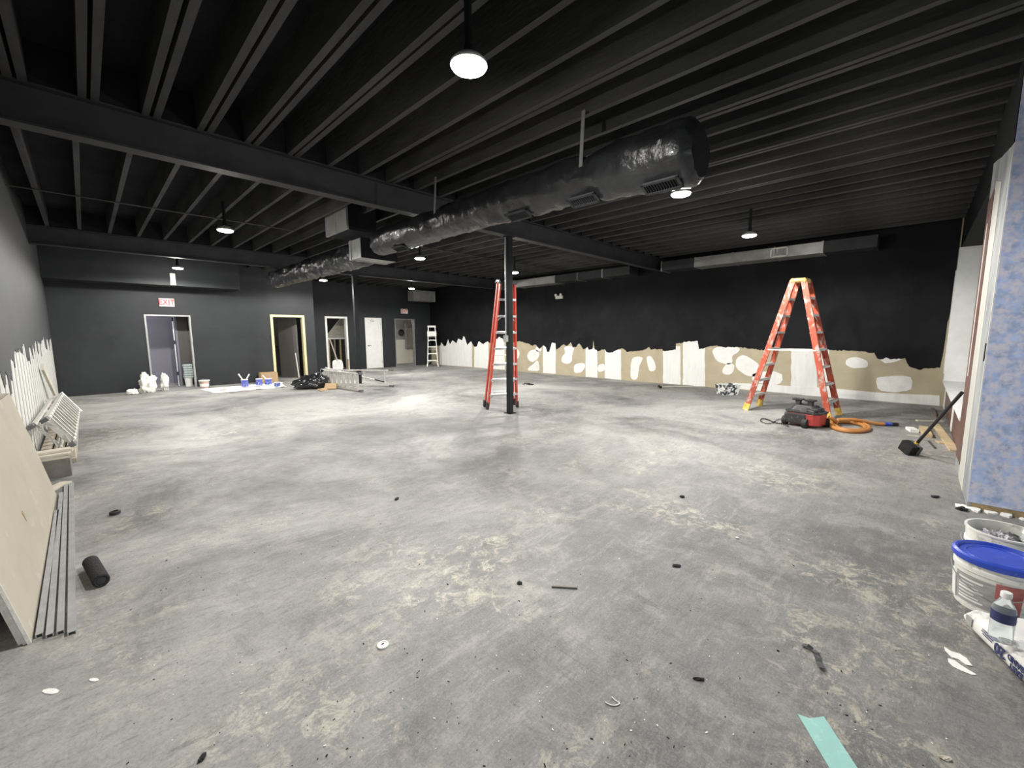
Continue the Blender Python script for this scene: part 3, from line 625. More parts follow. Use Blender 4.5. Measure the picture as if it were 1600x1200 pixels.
stepladder('stepladder', 'aluminium stepladder fallen open on its side beside the trash bag', fx, 2.0, .42, .40, .54, .54, 8, 'alu_dirty', 'alu_dirty', 'alu', 'dusty_grey', rw=.065, td=.06)
px_ = Vector((.50, 0, -.866)); py_ = Vector((0, 1, 0)).cross(px_)
stepladder('stepladder', 'folded aluminium stepladder lying on its side against the white boards of the left wall', frame((-.315, 6.72, .318), px_, py_), 2.75, .36, .33, .02, .10, 11, 'alu_dirty', 'alu_dirty', 'alu', 'dusty_grey', rw=.06, td=.07)

# ================================================================== left side
def lean_sheet(k, label):
    x0, x1, z1 = -.296-.0145*k, -.472-.0145*k, .93; t = .0125
    b = MB(); n = Vector((-(z1), 0, (x1-x0))).normalized()
    a = Vector((x0, 2.80+.012*k, .001)); c = Vector((x1, 2.80+.012*k, z1)); l = Vector((0, 2.53, 0)); q = n*t
    if q.x > 0: q = -q
    up = Vector((0, 0, max(0, -(q.z)))) 
    vs = [a+up, c+up, c+l+up, a+l+up]; vs += [v+q for v in vs]
    b.add(vs, [(0, 1, 2, 3), (7, 6, 5, 4), (0, 4, 5, 1), (1, 5, 6, 2), (2, 6, 7, 3), (3, 7, 4, 0)])
    o = thing('drywall_sheet', label, 'drywall', (x0, 4, 0), group='plasterboard leaning on the left wall')
    MB().add(vs, [(0, 1, 2, 3), (7, 6, 5, 4), (1, 5, 6, 2), (3, 7, 4, 0), (2, 6, 7, 3)]).build('paper_face', 'gypsum_face', o)
    e = [vs[0], vs[4], vs[5], vs[1]]; d = Vector((0, -.004, 0)); ee = e+[v+d for v in e]
    MB().add(ee, [(0, 1, 2, 3), (7, 6, 5, 4), (0, 4, 5, 1), (1, 5, 6, 2), (2, 6, 7, 3), (3, 7, 4, 0)]).build('end_tape', 'gypsum_core', o)
    if k == 0:
        g = Vector((a+(c-a)*.30+Vector((0, 1.0, 0))))
        MB().prism([(0, 0), (.03, .05), (.012, .07), (-.02, .06)], .002, frame(g-q.normalized()*.001, (0, 1, 0), c-a)).build('tear', 'raw_edge', o)
lean_sheet(0, 'front tan plasterboard sheet leaning on the left wall'); lean_sheet(1, 'middle plasterboard sheet sandwiched between two others on the left wall'); lean_sheet(2, 'rearmost plasterboard sheet leaning closest to the left wall')
for i, (n0, f0, w, lb) in enumerate((((62, 996), (89, 800), .022, 'galvanised metal stud on the floor tight against the plasterboard'), ((78, 996), (96, 772), .022, 'second galvanised metal stud out from the plasterboard'),
                                 ((95, 991), (103.5, 760), .022, 'third galvanised metal stud out from the plasterboard'), ((113, 992), (112, 757), .026, 'outermost galvanised metal stud, furthest from the plasterboard'))):
    a, c = fl(*n0), fl(*f0); a.z = c.z = .0165
    o = MB().channel(a, c, w*1.12, .014, .003, -1, (0, 0, 1)).build('metal_stud', 'galvanised'); tag(o, lb, 'metal stud', 'metal studs on the floor')
r0, r1 = fl(141, 877, .037), fl(157, 905, .037)
r1 = r0+(r1-r0).normalized()*.34
ro = thing('paint_roller_cover', 'black foam roller sleeve lying on the floor right of the metal studs', 'roller', (r0.x, r0.y, 0))
ax = (r1-r0).normalized(); Mx = frame((r0.x, r0.y, .050), ax.cross(Vector((0, 0, 1))), Vector((0, 0, 1))); Mx = Matrix(((ax.cross(Vector((0, 0, 1))).x, 0, ax.x, r0.x), (ax.cross(Vector((0, 0, 1))).y, 0, ax.y, r0.y), (0, 1, 0, .0375), (0, 0, 0, 1)))
MB().lathe([(.020, .004), (.030, 0), (.037, .012)]+[(.037-.002*(i % 2), .012+.316*i/24) for i in range(25)]+[(.037, .332), (.030, .34), (.020, .336)], 24, Mx).build('nap', 'foam_black', ro, smooth=50)
MB().lathe([(.017, .002), (.019, .002), (.019, .338), (.017, .338)], 16, Mx).build('core', 'black_plastic', ro, smooth=50)
# crate, planks under the folded ladder
cr = thing('wooden_crate', 'dark grey wooden box by the left wall, boards laid on it', 'crate', (-.35, 6.2, 0))
MB().span((-.50, 6.0, 0), (-.212, 6.015, .205)).build('side_panel', 'crate_grey', cr); MB().span((-.50, 6.38, 0), (-.212, 6.395, .205)).build('side_panel', 'crate_grey', cr)
for x in (-.50, -.227): MB().span((x, 6.016, 0), (x+.015, 6.379, .205)).build('end_panel', 'crate_grey', cr)
MB().span((-.484, 6.016, 0), (-.228, 6.379, .012)).build('bottom', 'crate_grey', cr)
MB().span((-.503, 5.996, .185), (-.209, 6.0, .21)).build('edge_strip', 'pale_wood', cr)
for i, (y, z, x0, x1, w, rz, lb) in enumerate(((6.08, .207, -.50, -.20, .11, .05, 'short pale board on the near edge of the grey crate'), (6.24, .207, -.50, -.19, .13, -.04, 'short pale board in the middle of the grey crate'), (6.17, .231, -.49, -.20, .12, .16, 'short pale board askew on top of the other boards on the crate'))):
    o = MB().box((0, 0, .011), (x1-x0, w, .022), Matrix.Translation(((x0+x1)/2, y, z)) @ Matrix.Rotation(rz, 4, 'Z')).build('short_board', 'pale_wood'); tag(o, lb, 'board', 'short boards on the crate')
for i, (x, lb) in enumerate(((-.44, 'long weathered plank under the folded ladder, nearest the wall'), (-.335, 'long weathered plank under the folded ladder, middle one'), (-.23, 'long weathered plank under the folded ladder, outermost'))):
    o = MB().span((x-.045, 6.62, 0), (x+.045, 9.1, .045)).build('plank', 'grey_wood'); tag(o, lb, 'plank', 'planks under the folded ladder')
for i, (y, lb) in enumerate(((6.75, 'near crosswise block propping the folded ladder'), (9.0, 'far crosswise block propping the folded ladder'))):
    o = MB().span((-.49, y-.05, .046), (-.19, y+.05, .135)).build('wood_block', 'pale_wood'); tag(o, lb, 'wood block')
o = MB().bar((-.485, 9.45, .93), (-.40, 11.15, .035), .10, .03, (1, 0, 0)).build('leaning_board', 'pale_wood'); tag(o, 'pale board leaning slanted on the left wall behind the folded ladder', 'board')
o = MB().box((0, 0, .008), (.09, .26, .016), Matrix.Translation((-.31, 5.62, 0)) @ Matrix.Rotation(-.5, 4, 'Z')).build('wood_offcut', 'pale_wood'); tag(o, 'small pale offcut on the floor in front of the grey crate', 'wood scrap')

# ================================================================== blobs
def blob(center, size, seed, amp=.18, n=28, m=18, flat=True, freq=2.2, top=None, crease=.06):
    b = MB(); cx, cy, cz = center; vs = []
    for i in range(m+1):
        th = math.pi*i/m
        for k in range(n):
            ph = 2*math.pi*k/n; d = Vector((math.sin(th)*math.cos(ph), math.sin(th)*math.sin(ph), math.cos(th)))
            w = 1+amp*noise.noise(d*freq+Vector((seed*3.7, seed, 0)))+crease*abs(noise.noise(d*7+Vector((0, seed*2.2, 0))))*2-crease
            if top: w += top*max(0, d.z)**6
            p = Vector((d.x*size[0], d.y*size[1], d.z*size[2]))*w
            z = cz+p.z
            if flat: z = max(z, .002+.012*abs(noise.noise(d*5)))
            vs.append(Vector((cx+p.x, cy+p.y, z)))
    fs = [[i*n+k, (i+1)*n+k, (i+1)*n+(k+1) % n, i*n+(k+1) % n] for i in range(m) for k in range(n)]
    b.add(vs, fs); return b
tb = thing('trash_bag', 'bulging black plastic trash bag left of the fallen ladder', 'trash bag', (3.98, 11.2, 0), rz=math.atan2(-.45, .8))
b = blob((0, 0, .15), (.46, .26, .22), 4, .25, 40, 24, crease=.10)
for v in b.v:
    v.z *= (1+.25*v.x/.46); v.z = max(.002, v.z)
    if v.x < -.2: v.y *= 1-.55*min(1, (-.2-v.x)/.3); 
b.build('film', 'bag_film', tb, world=False, smooth=60)
b = MB().lathe([(.05, 0), (.025, .04), (.018, .06), (.04, .10), (.055, .13), (0, .10)], 12, Matrix.Translation((.24, .04, .36)) @ Matrix.Rotation(.5, 4, 'Y')); b.build('tied_neck', 'bag_film', tb, world=False, smooth=60)
for i, (p, s, rot, lb) in enumerate((((4.29, 10.68, .0), (.28, .22, .06), (.55, .0, -.6), 'flattened brown cardboard propped between the trash bag and the ladder'), ((4.04, 10.55, 0), (.22, .16, .015), (.25, .0, .3), 'torn brown cardboard flap at the foot of the trash bag'))):
    M = Matrix.Translation(p) @ Matrix.Rotation(rot[2], 4, 'Z') @ Matrix.Rotation(rot[0], 4, 'X')
    zoff = s[1]/2*math.sin(rot[0])+.004
    o = MB().box((0, 0, zoff), s, Matrix.Translation(p) @ Matrix.Rotation(rot[2], 4, 'Z') @ Matrix.Translation((0, 0, zoff)) @ Matrix.Rotation(rot[0], 4, 'X') @ Matrix.Translation((0, 0, -zoff+s[2]/2*0))).build('cardboard_scrap', 'cardboard'); tag(o, lb, 'cardboard')
# extension pole resting across the fallen ladder
po = thing('extension_pole', 'long pole with a black grip propped on the top of the fallen ladder', 'pole', (5.0, 10.2, .47))
pa, pb = Vector((4.50, 11.50, .50)), Vector((5.72, 11.11, .095))
MB().tube([pa, pb], .013, 8).build('shaft', 'alu', po, smooth=40); MB().tube([pb, pb+(pb-pa).normalized()*.28], .019, 8).build('grip', 'black_rubber', po, smooth=40)
# drop cloth, paint cans, cardboard box, tub
cl = []; nx, ny = 26, 12
c00, c10, c11, c01 = Vector((1.95, 13.25, 0)), Vector((2.05, 12.05, 0)), Vector((3.62, 11.95, 0)), Vector((3.92, 13.25, 0))
for i in range(nx+1):
    for j in range(ny+1):
        u, w = i/nx, j/ny; p = (c00.lerp(c01, u)).lerp(c10.lerp(c11, u), w)
        q = noise.noise_vector(Vector((u*6, w*3, 1))); p += Vector((q.x, q.y, 0))*.06
        p.z = .003+.028*max(0, noise.noise(Vector((u*9, w*4, 3))))*(.3+1.4*u); cl.append(p)
b = MB(); b.add(cl, [[i*(ny+1)+j, i*(ny+1)+j+1, (i+1)*(ny+1)+j+1, (i+1)*(ny+1)+j] for i in range(nx) for j in range(ny)])
o = b.build('drop_cloth', 'cloth', smooth=60); so = o.modifiers.new('thick', 'SOLIDIFY'); so.thickness = .003; so.offset = 1; tag(o, 'rumpled off-white drop cloth spread below the back wall under the paint cans', 'cloth')
def paint_can(x, y, z, r, h, label, sticks=()):
    o = thing('paint_can', label, 'paint can', (x, y, z), group='blue paint cans on the drop cloth')
    MB().lathe([(r*.94, 0), (r, .006), (r, h-.02)], 20).build('body', 'can_blue', o, world=False, smooth=40)
    MB().lathe([(r, h-.02), (r*1.04, h-.012), (r*1.04, h), (r*.92, h), (r*.92, h-.03), (0, h-.03)], 20).build('rim', 'white_plastic', o, world=False, smooth=40)
    MB().tube([(r*math.cos(a), .012+.0*a, h*.8-.5*r*math.sin(a)) if False else (r*1.05*math.cos(a), -r*1.05*abs(math.sin(a)), h*.82-.06*math.sin(a)) for a in [math.pi*k/10 for k in range(11)]], .003, 5).build('bail_handle', 'grey_metal', o, world=False)
    for dx, dy, l in sticks: MB().bar((dx*.2, dy*.2, h-.04), (dx, dy, h+l), .028, .014, (0, 1, 0)).build('brush_handle', 'white_plastic', o, world=False)
zc = .036
paint_can(2.86, 12.70, zc, .080, .19, 'blue and white paint can with two upright brush handles on the drop cloth', ((-.12, .03, .15), (.12, 0, .13)))
paint_can(3.20, 12.72, zc, .075, .18, 'blue and white paint can between the two brush cans, left of the cardboard box front')
paint_can(3.44, 12.78, zc, .085, .16, 'blue paint can with a single dark stick, right in front of the cardboard box', ((-.13, 0, .10),))
paint_can(3.46, 12.08, zc, .075, .11, 'low blue paint can at the front right corner of the drop cloth')
bxm = Matrix.Translation((3.70, 13.70, 0)) @ Matrix.Rotation(-.06, 4, 'Z')
cb = thing('cardboard_box', 'closed brown cardboard box against the back wall left of the cream door frame', 'box', M=bxm)
MB().box((0, 0, .14), (.44, .30, .28)).build('body', 'cardboard', cb, world=False, bevel=.006)
for sx in (-1, 1): MB().box((sx*.108, 0, .285), (.212, .304, .006)).build('flap', 'cardboard', cb, world=False)
MB().box((0, -.153, .20), (.05, .003, .12)).build('tape', 'grey_wood', cb, world=False)
o = thing('plastic_tub', 'small dusty pink tub with a pale rim left of the drop cloth', 'tub', (2.10, 13.40, 0))
MB().lathe([(.085, 0), (.112, .19)], 20).build('body', 'pink_plastic', o, world=False, smooth=40); MB().lathe([(.113, .19), (.125, .195), (.125, .215), (.105, .215), (.100, .05), (0, .05)], 20).build('rim', 'white_plastic', o, world=False, smooth=40)
o = MB().box((0, 0, .012), (.12, .05, .024), Matrix.Translation((2.28, 12.22, .034)) @ Matrix.Rotation(.3, 4, 'Z')).build('sanding_block', 'grey_wood', bevel=.004); tag(o, 'grey sanding block on the left corner of the drop cloth', 'sanding block')
# crumpled white sacks at the left opening
o = blob((.98, 13.42, .17), (.17, .12, .30), 7, .5, 34, 26, freq=2.0, crease=.18).build('crumpled_sack', 'cloth', smooth=60); tag(o, 'taller crumpled white sack on the floor at the left end of the bare opening', 'sack', 'white sacks by the opening')
o = blob((1.31, 13.50, .20), (.09, .09, .25), 12, .35, 30, 24, freq=2.2, crease=.16).build('crumpled_sack', 'sack', smooth=60); tag(o, 'narrow crumpled pale sack beside the taller white sack at the opening', 'sack', 'white sacks by the opening')
o = blob((.68, 13.30, .05), (.11, .09, .08), 15, .45, 26, 16, freq=2.4, crease=.16).build('crumpled_sack', 'cloth', smooth=60); tag(o, 'low crumpled white sack left of the taller white sack', 'sack', 'white sacks by the opening')
# inside the left opening
md = thing('metal_door', 'dark grey door standing open inside the left bare opening', 'door', (1.9, 14.4, 0))
MB().span((1.80, 14.62, .012), (2.35, 14.66, 1.98)).build('leaf', 'dark_leaf', md); MB().span((1.755, 14.60, 0), (1.80, 14.68, 2.0)).build('edge_post', 'purple_grey', md)
o = thing('metal_jamb_post', 'thin pale metal post with dark hinges inside the left bare opening', 'post', (1.71, 14.55, 0))
MB().span((1.70, 14.55, 0), (1.725, 14.58, 2.05)).build('post', 'galvanised', o)
for z in (.35, 1.2, 1.82): MB().span((1.695, 14.535, z-.05), (1.73, 14.55, z+.05)).build('hinge', 'black_plastic', o)
o = thing('white_pail', 'white pail on the floor just inside the left opening, under a stack of bundles', 'pail', (2.02-.13, 14.22, 0))
MB().lathe([(.075, 0), (.09, .22)], 20).build('body', 'white_plastic', o, world=False, smooth=40); MB().lathe([(.09, .22), (.097, .222), (.097, .236), (0, .236)], 20).build('lid', 'white_plastic', o, world=False, smooth=40)
for k in range(6):
    M = Matrix.Translation((1.89+rng.uniform(-.012, .012), 14.22, .238+.062*k)) @ Matrix.Rotation(rng.uniform(-.15, .15), 4, 'Z')
    o = MB().box((0, 0, .029), (.20, .16, .058), M).build('folded_bundle', 'bundle_grey', bevel=.02)
    tag(o, ('lowest', 'second lowest', 'third from the bottom', 'fourth from the bottom', 'second from the top', 'topmost')[k]+' grey folded bundle of the stack inside the left opening', 'bundle', 'grey bundles stacked on the pail')
# store room behind the cream frame
o = thing('dark_door', 'dark brown door leaf standing ajar inside the cream framed doorway', 'door', (4.6, 14.9, 0))
dm = Matrix.Translation((4.78, 14.35, 0)) @ Matrix.Rotation(math.radians(128), 4, 'Z')
MB().span((0, -.02, .01), (.62, .02, 1.95), dm).build('leaf', 'dark_leaf', o); MB().lathe([(.0, -.06), (.03, -.05), (.03, -.03), (.012, -.02), (.012, .03)], 12, dm @ Matrix.Translation((.07, -.02, .95)) @ Matrix.Rotation(-math.pi/2, 4, 'X')).build('knob', 'galvanised', o, smooth=40)
MB().span((-.012, -.024, .01), (0, .024, 1.95), dm).build('edge', 'grey_metal', o)
o = MB().bar((4.74, 14.28, .012), (4.70, 14.34, .80), .04, .02, (1, 0, 0)).build('leaning_strip', 'white_trim'); tag(o, 'short white board standing on end beside the dark door', 'board')
o = MB().span((3.2, 15.70, .95), (4.9, 15.745, 1.0)).build('wall_shelf', 'dark_leaf'); tag(o, 'dark shelf on the rear wall of the dark store room', 'shelf')
o = blob((4.02, 14.9, .12), (.16, .14, .16), 22, .3, 22, 14).build('crumpled_sheet', 'bundle_grey', smooth=60); tag(o, 'crumpled grey plastic on the floor just inside the cream framed doorway', 'plastic sheet')
# closet of studs
for k in range(5):
    x = 6.60+.235*k; o = MB().span((x, 17.0, 0), (x+.045, 17.09, 1.18)).build('wall_stud', 'wood' if k % 2 else 'grey_wood')
    tag(o, ('leftmost', 'second', 'middle', 'fourth', 'rightmost')[k]+' bare wooden stud inside the white framed closet', 'stud', 'studs in the closet')
o = MB().span((6.5, 16.97, 1.19), (7.6, 17.1, 1.25)).build('ledger_board', 'white_trim'); tag(o, 'white horizontal rail on top of the studs in the closet', 'rail')
o = MB().add([(6.72, 17.0, 1.255), (7.58, 17.0, 1.255), (7.58, 17.0, 2.25), (6.72, 17.06, 1.255), (7.58, 17.06, 1.255), (7.58, 17.06, 2.25)], [(0, 1, 2), (5, 4, 3), (0, 3, 4, 1), (1, 4, 5, 2), (2, 5, 3, 0)]).build('stair_panel', 'stucco'); tag(o, 'rough triangular stucco panel above the closet rail', 'panel')
sh = thing('shovel', 'white shovel with a pale handle leaning in the white framed closet doorway', 'shovel', (6.66, 16.05, 0))
MS = frame((6.69, 15.86, .012), (1, -.1, 0), (-.05, .16, 1))
MB().prism(smooth_poly([(-.19, 0), (.19, 0), (.20, .22), (.17, .42), (-.17, .42), (-.20, .22)], 2), .02, MS).build('blade', 'white_plastic', sh, smooth=40)
MB().tube([MS @ Vector((0, .38, .02)), MS @ Vector((-.08, .7, .03)), MS @ Vector((-.20, 1.22, .035))], .024, 8).build('handle', 'pale_wood', sh, smooth=40)
o = MB().bar((7.05, 15.80, .03), (7.10, 15.875, .42), .12, .03, (1, 0, 0)).build('leaning_board', 'wood'); tag(o, 'short wooden board leaning on the right jamb of the white closet frame', 'board')
# utility room
ep = thing('electric_panel', 'brown grey electrical cabinet on the utility room wall', 'cabinet', (10.6, 17.4, .8))
MB().span((10.60, 17.30, .70), (11.0-.02, 17.435, 1.86)).build('housing', 'room_grey', ep); MB().span((10.62, 17.285, .72), (10.96, 17.30, 1.82)).build('door', 'dim_wall', ep); MB().span((10.64, 17.27, 1.25), (10.66, 17.285, 1.35)).build('latch', 'black_plastic', ep)
o = thing('wall_fan', 'round dark fan on the grey wall of the utility room', 'fan', (10.40, 17.45, 1.3))
MF2 = Matrix.Translation((10.40, 17.449, 1.45)) @ Matrix.Rotation(math.pi/2, 4, 'X')
MB().lathe([(.15, 0), (.16, .05), (.14, .06), (.14, .02), (0, .02)], 24, MF2).build('cage', 'black_plastic', o, smooth=40); MB().lathe([(.04, .02), (.04, .05), (0, .055)], 16, MF2).build('hub', 'dusty_black', o, smooth=40)
for k in range(5): MB().box((.085, 0, .035), (.10, .05, .006), MF2 @ Matrix.Rotation(2*math.pi*k/5, 4, 'Z') @ Matrix.Rotation(.4, 4, 'X')).build('blade', 'dusty_black', o)

# ================================================================== signs
def exit_sign(x, y, z, w, h, label):
    o = thing('exit_sign', label, 'sign', (x, y, z-h/2))
    MB().span((x-w/2, y-.05, z-h/2), (x+w/2, y, z+h/2)).build('housing', 'sign_white', o, bevel=.012)
    MB().span((x-w/2+.015, y-.054, z-h/2+.015), (x+w/2-.015, y-.051, z+h/2-.015)).build('face', 'sign_glow', o)
    text_part('EXIT', h*.98, frame((x, y-.0555, z), (1, 0, 0), (0, 0, 1)), 'red_print', o, sx=.78, bold=.007)
exit_sign(1.555, YB-.001, 2.225, .31, .205, 'white exit sign with red letters above the bare left opening')
exit_sign(9.67, YR-.001, 2.35, .32, .195, 'white exit sign with red letters above the doorway to the utility room')
em = thing('emergency_light', 'small white twin-head emergency light on the black right wall', 'emergency light', (10.95, 8.55, 2.52))
MB().span((10.93, 8.40, 2.50), (10.992, 8.68, 2.60)).build('body', 'white_plastic', em, bevel=.008)
for y in (8.44, 8.64): MB().lathe([(.0, -.03), (.04, -.02), (.045, .02), (0, .025)], 14, Matrix.Translation((10.915, y, 2.62)) @ Matrix.Rotation(-math.pi/2, 4, 'Y')).build('lamp_head', 'white_plastic', em, smooth=40)

# ================================================================== right side of the floor
# wet/dry vacuum
vm = Matrix.Translation((7.42, 1.12, 0)) @ Matrix.Rotation(math.radians(-103), 4, 'Z')    # local x = camera right, local -y faces the viewer
va = thing('shop_vacuum', 'dusty red and black shop vacuum in front of the orange ladder', 'vacuum', M=vm)
def chamfer(w, d, z0, z1, top=1.0, ch=.05):
    b = MB(); vs = []
    for z, s in ((z0, 1), (z1, top)):
        for x, y in ((-1, -.6), (-.7, -1), (.7, -1), (1, -.6), (1, .6), (.7, 1), (-.7, 1), (-1, .6)): vs.append((x*w/2*s, y*d/2*s, z))
    return b.add(vs, [list(reversed(range(8))), list(range(8, 16))]+[[i, (i+1) % 8, 8+(i+1) % 8, 8+i] for i in range(8)])
chamfer(.44, .34, .035, .205, 1.04).build('tank', 'red_plastic', va, world=False, bevel=.012)
MB().span((-.225, -.185, .04), (.07, -.10, .20)).build('front_panel', 'dusty_black', va, world=False, bevel=.02)
chamfer(.48, .37, .205, .235, 1.0).build('lid_rim', 'dusty_black', va, world=False, bevel=.006)
chamfer(.43, .32, .235, .315, .62).build('lid', 'dusty_black', va, world=False, bevel=.012)
MB().span((.02, -.14, .235), (.20, .10, .29)).build('filter_cover', 'dusty_black', va, world=False, bevel=.02)
MB().lathe([(.045, 0), (.05, .015), (.03, .02), (0, .02)], 16, Matrix.Translation((.03, -.165, .255)) @ Matrix.Rotation(math.pi/2, 4, 'X')).build('port_ring', 'dusty_grey', va, world=False, smooth=40)
for sx in (-.10, .06):
    MB().span((sx-.032, -.07, .28), (sx+.032, .0, .376)).build('handle_post', 'dusty_black', va, world=False, bevel=.006); MB().span((sx-.07, -.085, .375), (sx+.06, .03, .40)).build('handle_grip', 'black_plastic', va, world=False, bevel=.008)
for x, y in ((-.22, -.13), (.07, -.19), (-.2, .15), (.2, .15)):
    MB().lathe([(.03, -.035), (.065, -.03), (.065, .03), (.03, .035)], 18, Matrix.Translation((x, y, .066)) @ Matrix.Rotation(math.pi/2, 4, 'Y')).build('wheel', 'black_rubber', va, world=False, smooth=40)
hs = thing('vacuum_hose', 'coiled orange vacuum hose with a blue cuff on the floor right of the vacuum', 'hose', (7.6, .75, 0))
hp = [(7.46, .85, .16), (7.50, .79, .12), (7.62, .78, .07)]
for k in range(0, 46):
    a = math.radians(95-18*k); tt = k/45; hp.append((7.64+(.46-.20*tt)*math.cos(a), .63+(.245-.10*tt)*math.sin(a), .027+(.055 if 19 < k < 24 else .0)*0+.052*max(0, min(1, (k-38)/4))))
hp += [(7.70, .80, .083), (7.85, .72, .085), (7.95, .58, .083), (8.04, .46, .05), (8.12, .33, .027), (8.17, .27, .027)]
def chaik(p, it=2):
    p = [Vector(q) for q in p]
    for _ in range(it):
        o_ = [p[0]]
        for i in range(len(p)-1): o_ += [p[i].lerp(p[i+1], .25), p[i].lerp(p[i+1], .75)]
        p = o_+[p[-1]]
    return p
hpp = chaik(hp, 2); MB().tube(hpp, [.0245+.0022*(i % 2) for i in range(len(hpp))], 10).build('hose_tube', 'orange_hose', hs, smooth=70)
MB().tube([(8.165, .275, .028), (8.225, .20, .028)], .027, 12).build('cuff', 'blue_plastic', hs, smooth=40); MB().tube([(8.225, .20, .028), (8.28, .13, .027)], .024, 12).build('nozzle', 'black_plastic', hs, smooth=40)
cp = [fl(1232, 668), fl(1222, 664), fl(1210, 662), fl(1197, 656), fl(1190, 655), fl(1187, 659), fl(1196, 664), fl(1207, 663), fl(1216, 656), fl(1226, 657), fl(1222, 664), fl(1212, 663), fl(1200, 657), fl(1190, 656)]
o = MB().tube([v+Vector((0, 0, .012+.006*(i % 3))) for i, v in enumerate(chaik(cp, 3))], .006, 6).build('power_cord', 'black_rubber', smooth=60); tag(o, 'tangled black power cord on the floor left of the vacuum', 'cord')
# paint bucket by the right wall
pb_ = thing('paint_tray_bucket', 'square white paint bucket smeared with black paint near the right wall', 'bucket', (10.0, 3.0, 0), rz=-.6)
mat('smeared_bucket', (.80, .80, .77), .5, var=.08, scale=5, col2=(.02, .03, .035), thr=.53)
def pail4(w, d, h, t):
    b = MB(); vs = []
    for (s, z, k) in ((.84, 0, 0), (1, h, 0), (.95, h, 1), (.80, .012, 1)):
        for x, y in ((-1, -1), (1, -1), (1, 1), (-1, 1)): vs.append((x*w/2*s, y*d/2*s, z))
    fs = [(3, 2, 1, 0), (12, 13, 14, 15)]
    for r in range(3): fs += [[r*4+i, r*4+(i+1) % 4, r*4+4+(i+1) % 4, r*4+4+i] for i in range(4)]
    return b.add(vs, fs)
pail4(.40, .32, .22, .01).build('shell', 'smeared_bucket', pb_, world=False, bevel=.006)
MB().box((0, 0, .15), (.345, .27, .004)).build('paint', 'black_plastic', pb_, world=False); rim = MB()
for (a, c) in (((-.205, -.165), (.205, -.155)), ((-.205, .155), (.205, .165)), ((-.205, -.155), (-.195, .155)), ((.195, -.155), (.205, .155))): rim.span((a[0], a[1], .21), (c[0], c[1], .228))
rim.build('rim', 'smeared_bucket', pb_, world=False)
rp_ = thing('roller_pole', 'thin paint roller on a pole lying on the floor by the right wall', 'roller', (10.3, 4.3, 0))
MB().tube([(9.98, 4.50, .05), (10.86, 3.72, .03)], .012, 8).build('pole', 'pale_wood', rp_, smooth=40); MB().tube([(9.88, 4.50, .045), (10.04, 4.62, .045)], .032, 10).build('roller', 'foam_black', rp_, smooth=40)
# broom
br = thing('push_broom', 'black bristled broom leaning its handle on the front pier', 'broom', (6.47, -.03, 0))
hM = frame((6.46, -.035, .074), Vector((.70, -.71, .0)), Vector((.55, .55, .35)))
MB().box((-.036, 0, .003), (.088, .15, .125), hM).build('bristles', 'foam_black', br, bevel=.012); MB().box((.026, 0, .003), (.048, .155, .115), hM).build('head_block', 'dusty_grey', br, bevel=.015)
h0, h1 = Vector((6.485, -.065, .115)), Vector((6.03, -.345, .79))
MB().tube([h0, h0.lerp(h1, .05)], .022, 10).build('collar', 'yellow_cap', br, smooth=40); MB().tube([h0.lerp(h1, .05), h1], .0155, 10).build('handle', 'black_plastic', br, smooth=40)
# wood scraps under the window
def scrap(a, c, w, h, m, label, z=0.0):
    a, c = fl(*a), fl(*c); a.z = c.z = z+h/2+.0005
    o = MB().bar(a, c, w, h).build('wood_scrap', m); tag(o, label, 'wood scrap', 'offcuts below the front window')
scrap((1461, 664), (1492, 706), .085, .02, 'wood', 'long pale plank lying along the foot of the window wall')
scrap((1432, 658), (1474, 659.5), .05, .02, 'pale_wood', 'thin grey slat lying crosswise beyond the long plank')
scrap((1442, 671), (1449, 684), .09, .05, 'wood', 'short thick pale block behind the broom', 0)
scrap((1421, 671), (1429, 676), .09, .04, 'white_trim', 'small white painted block left of the pale block behind the broom')
scrap((1418, 681), (1436, 683), .05, .012, 'pale_wood', 'thin pale chip lying in front of the small white block')
scrap((1467, 690), (1473, 694), .07, .012, 'wood', 'tiny pale offcut between the broom handle and the long plank')
scrap((1451, 690), (1461, 701), .02, .012, 'dark_leaf', 'dark bent strip in front of the offcuts right of the broom head')
scrap((1457, 641), (1459.5, 655), .05, .045, 'crate_grey', 'small dark stick lying in the far corner under the window')

# ================================================================== pails, sack and bottle at the right edge
p1 = Vector((3.10, -.372, 0))
pl1 = thing('plastic_pail', 'white plastic pail with a bright blue lid', 'pail', p1)
MB().lathe([(.128, 0), (.132, .004), (.146, .20), (.152, .205), (.152, .225), (.147, .23), (.148, .268)], 40).build('body', 'grimy_plastic', pl1, world=False, smooth=40)
ld_ = MB().lathe([(.149, .250), (.160, .251), (.163, .262), (.161, .279), (.150, .285), (.142, .283), (.138, .272), (.0, .272)], 48).build('lid', 'blue_plastic', pl1, world=False, smooth=40)
MB().lathe([(.118, .2721), (.116, .276), (.110, .276), (.108, .2721)], 40, cap=False).build('lid_ring', 'blue_plastic', ld_, world=False, smooth=40)
def wrap_patch(r0, z0, r1, z1, a0, a1, t=.0015, n=10):
    b = MB(); vs = []
    for k in range(n+1):
        a = math.radians(a0+(a1-a0)*k/n)
        for r, z in ((r0+.0006, z0), (r1+.0006, z1), (r1+t, z1), (r0+t, z0)): vs.append((r*math.cos(a), r*math.sin(a), z))
    fs = [[k*4+i, (k+1)*4+i, (k+1)*4+(i+1) % 4, k*4+(i+1) % 4] for k in range(n) for i in range(4)]+[(0, 1, 2, 3), (n*4+3, n*4+2, n*4+1, n*4)]
    return b.add(vs, fs)
def rz_(z): return .132+.014*(z-.004)/.196
cam_a = math.degrees(math.atan2(-p1.y, -p1.x))                    # bearing of the viewer from the pail
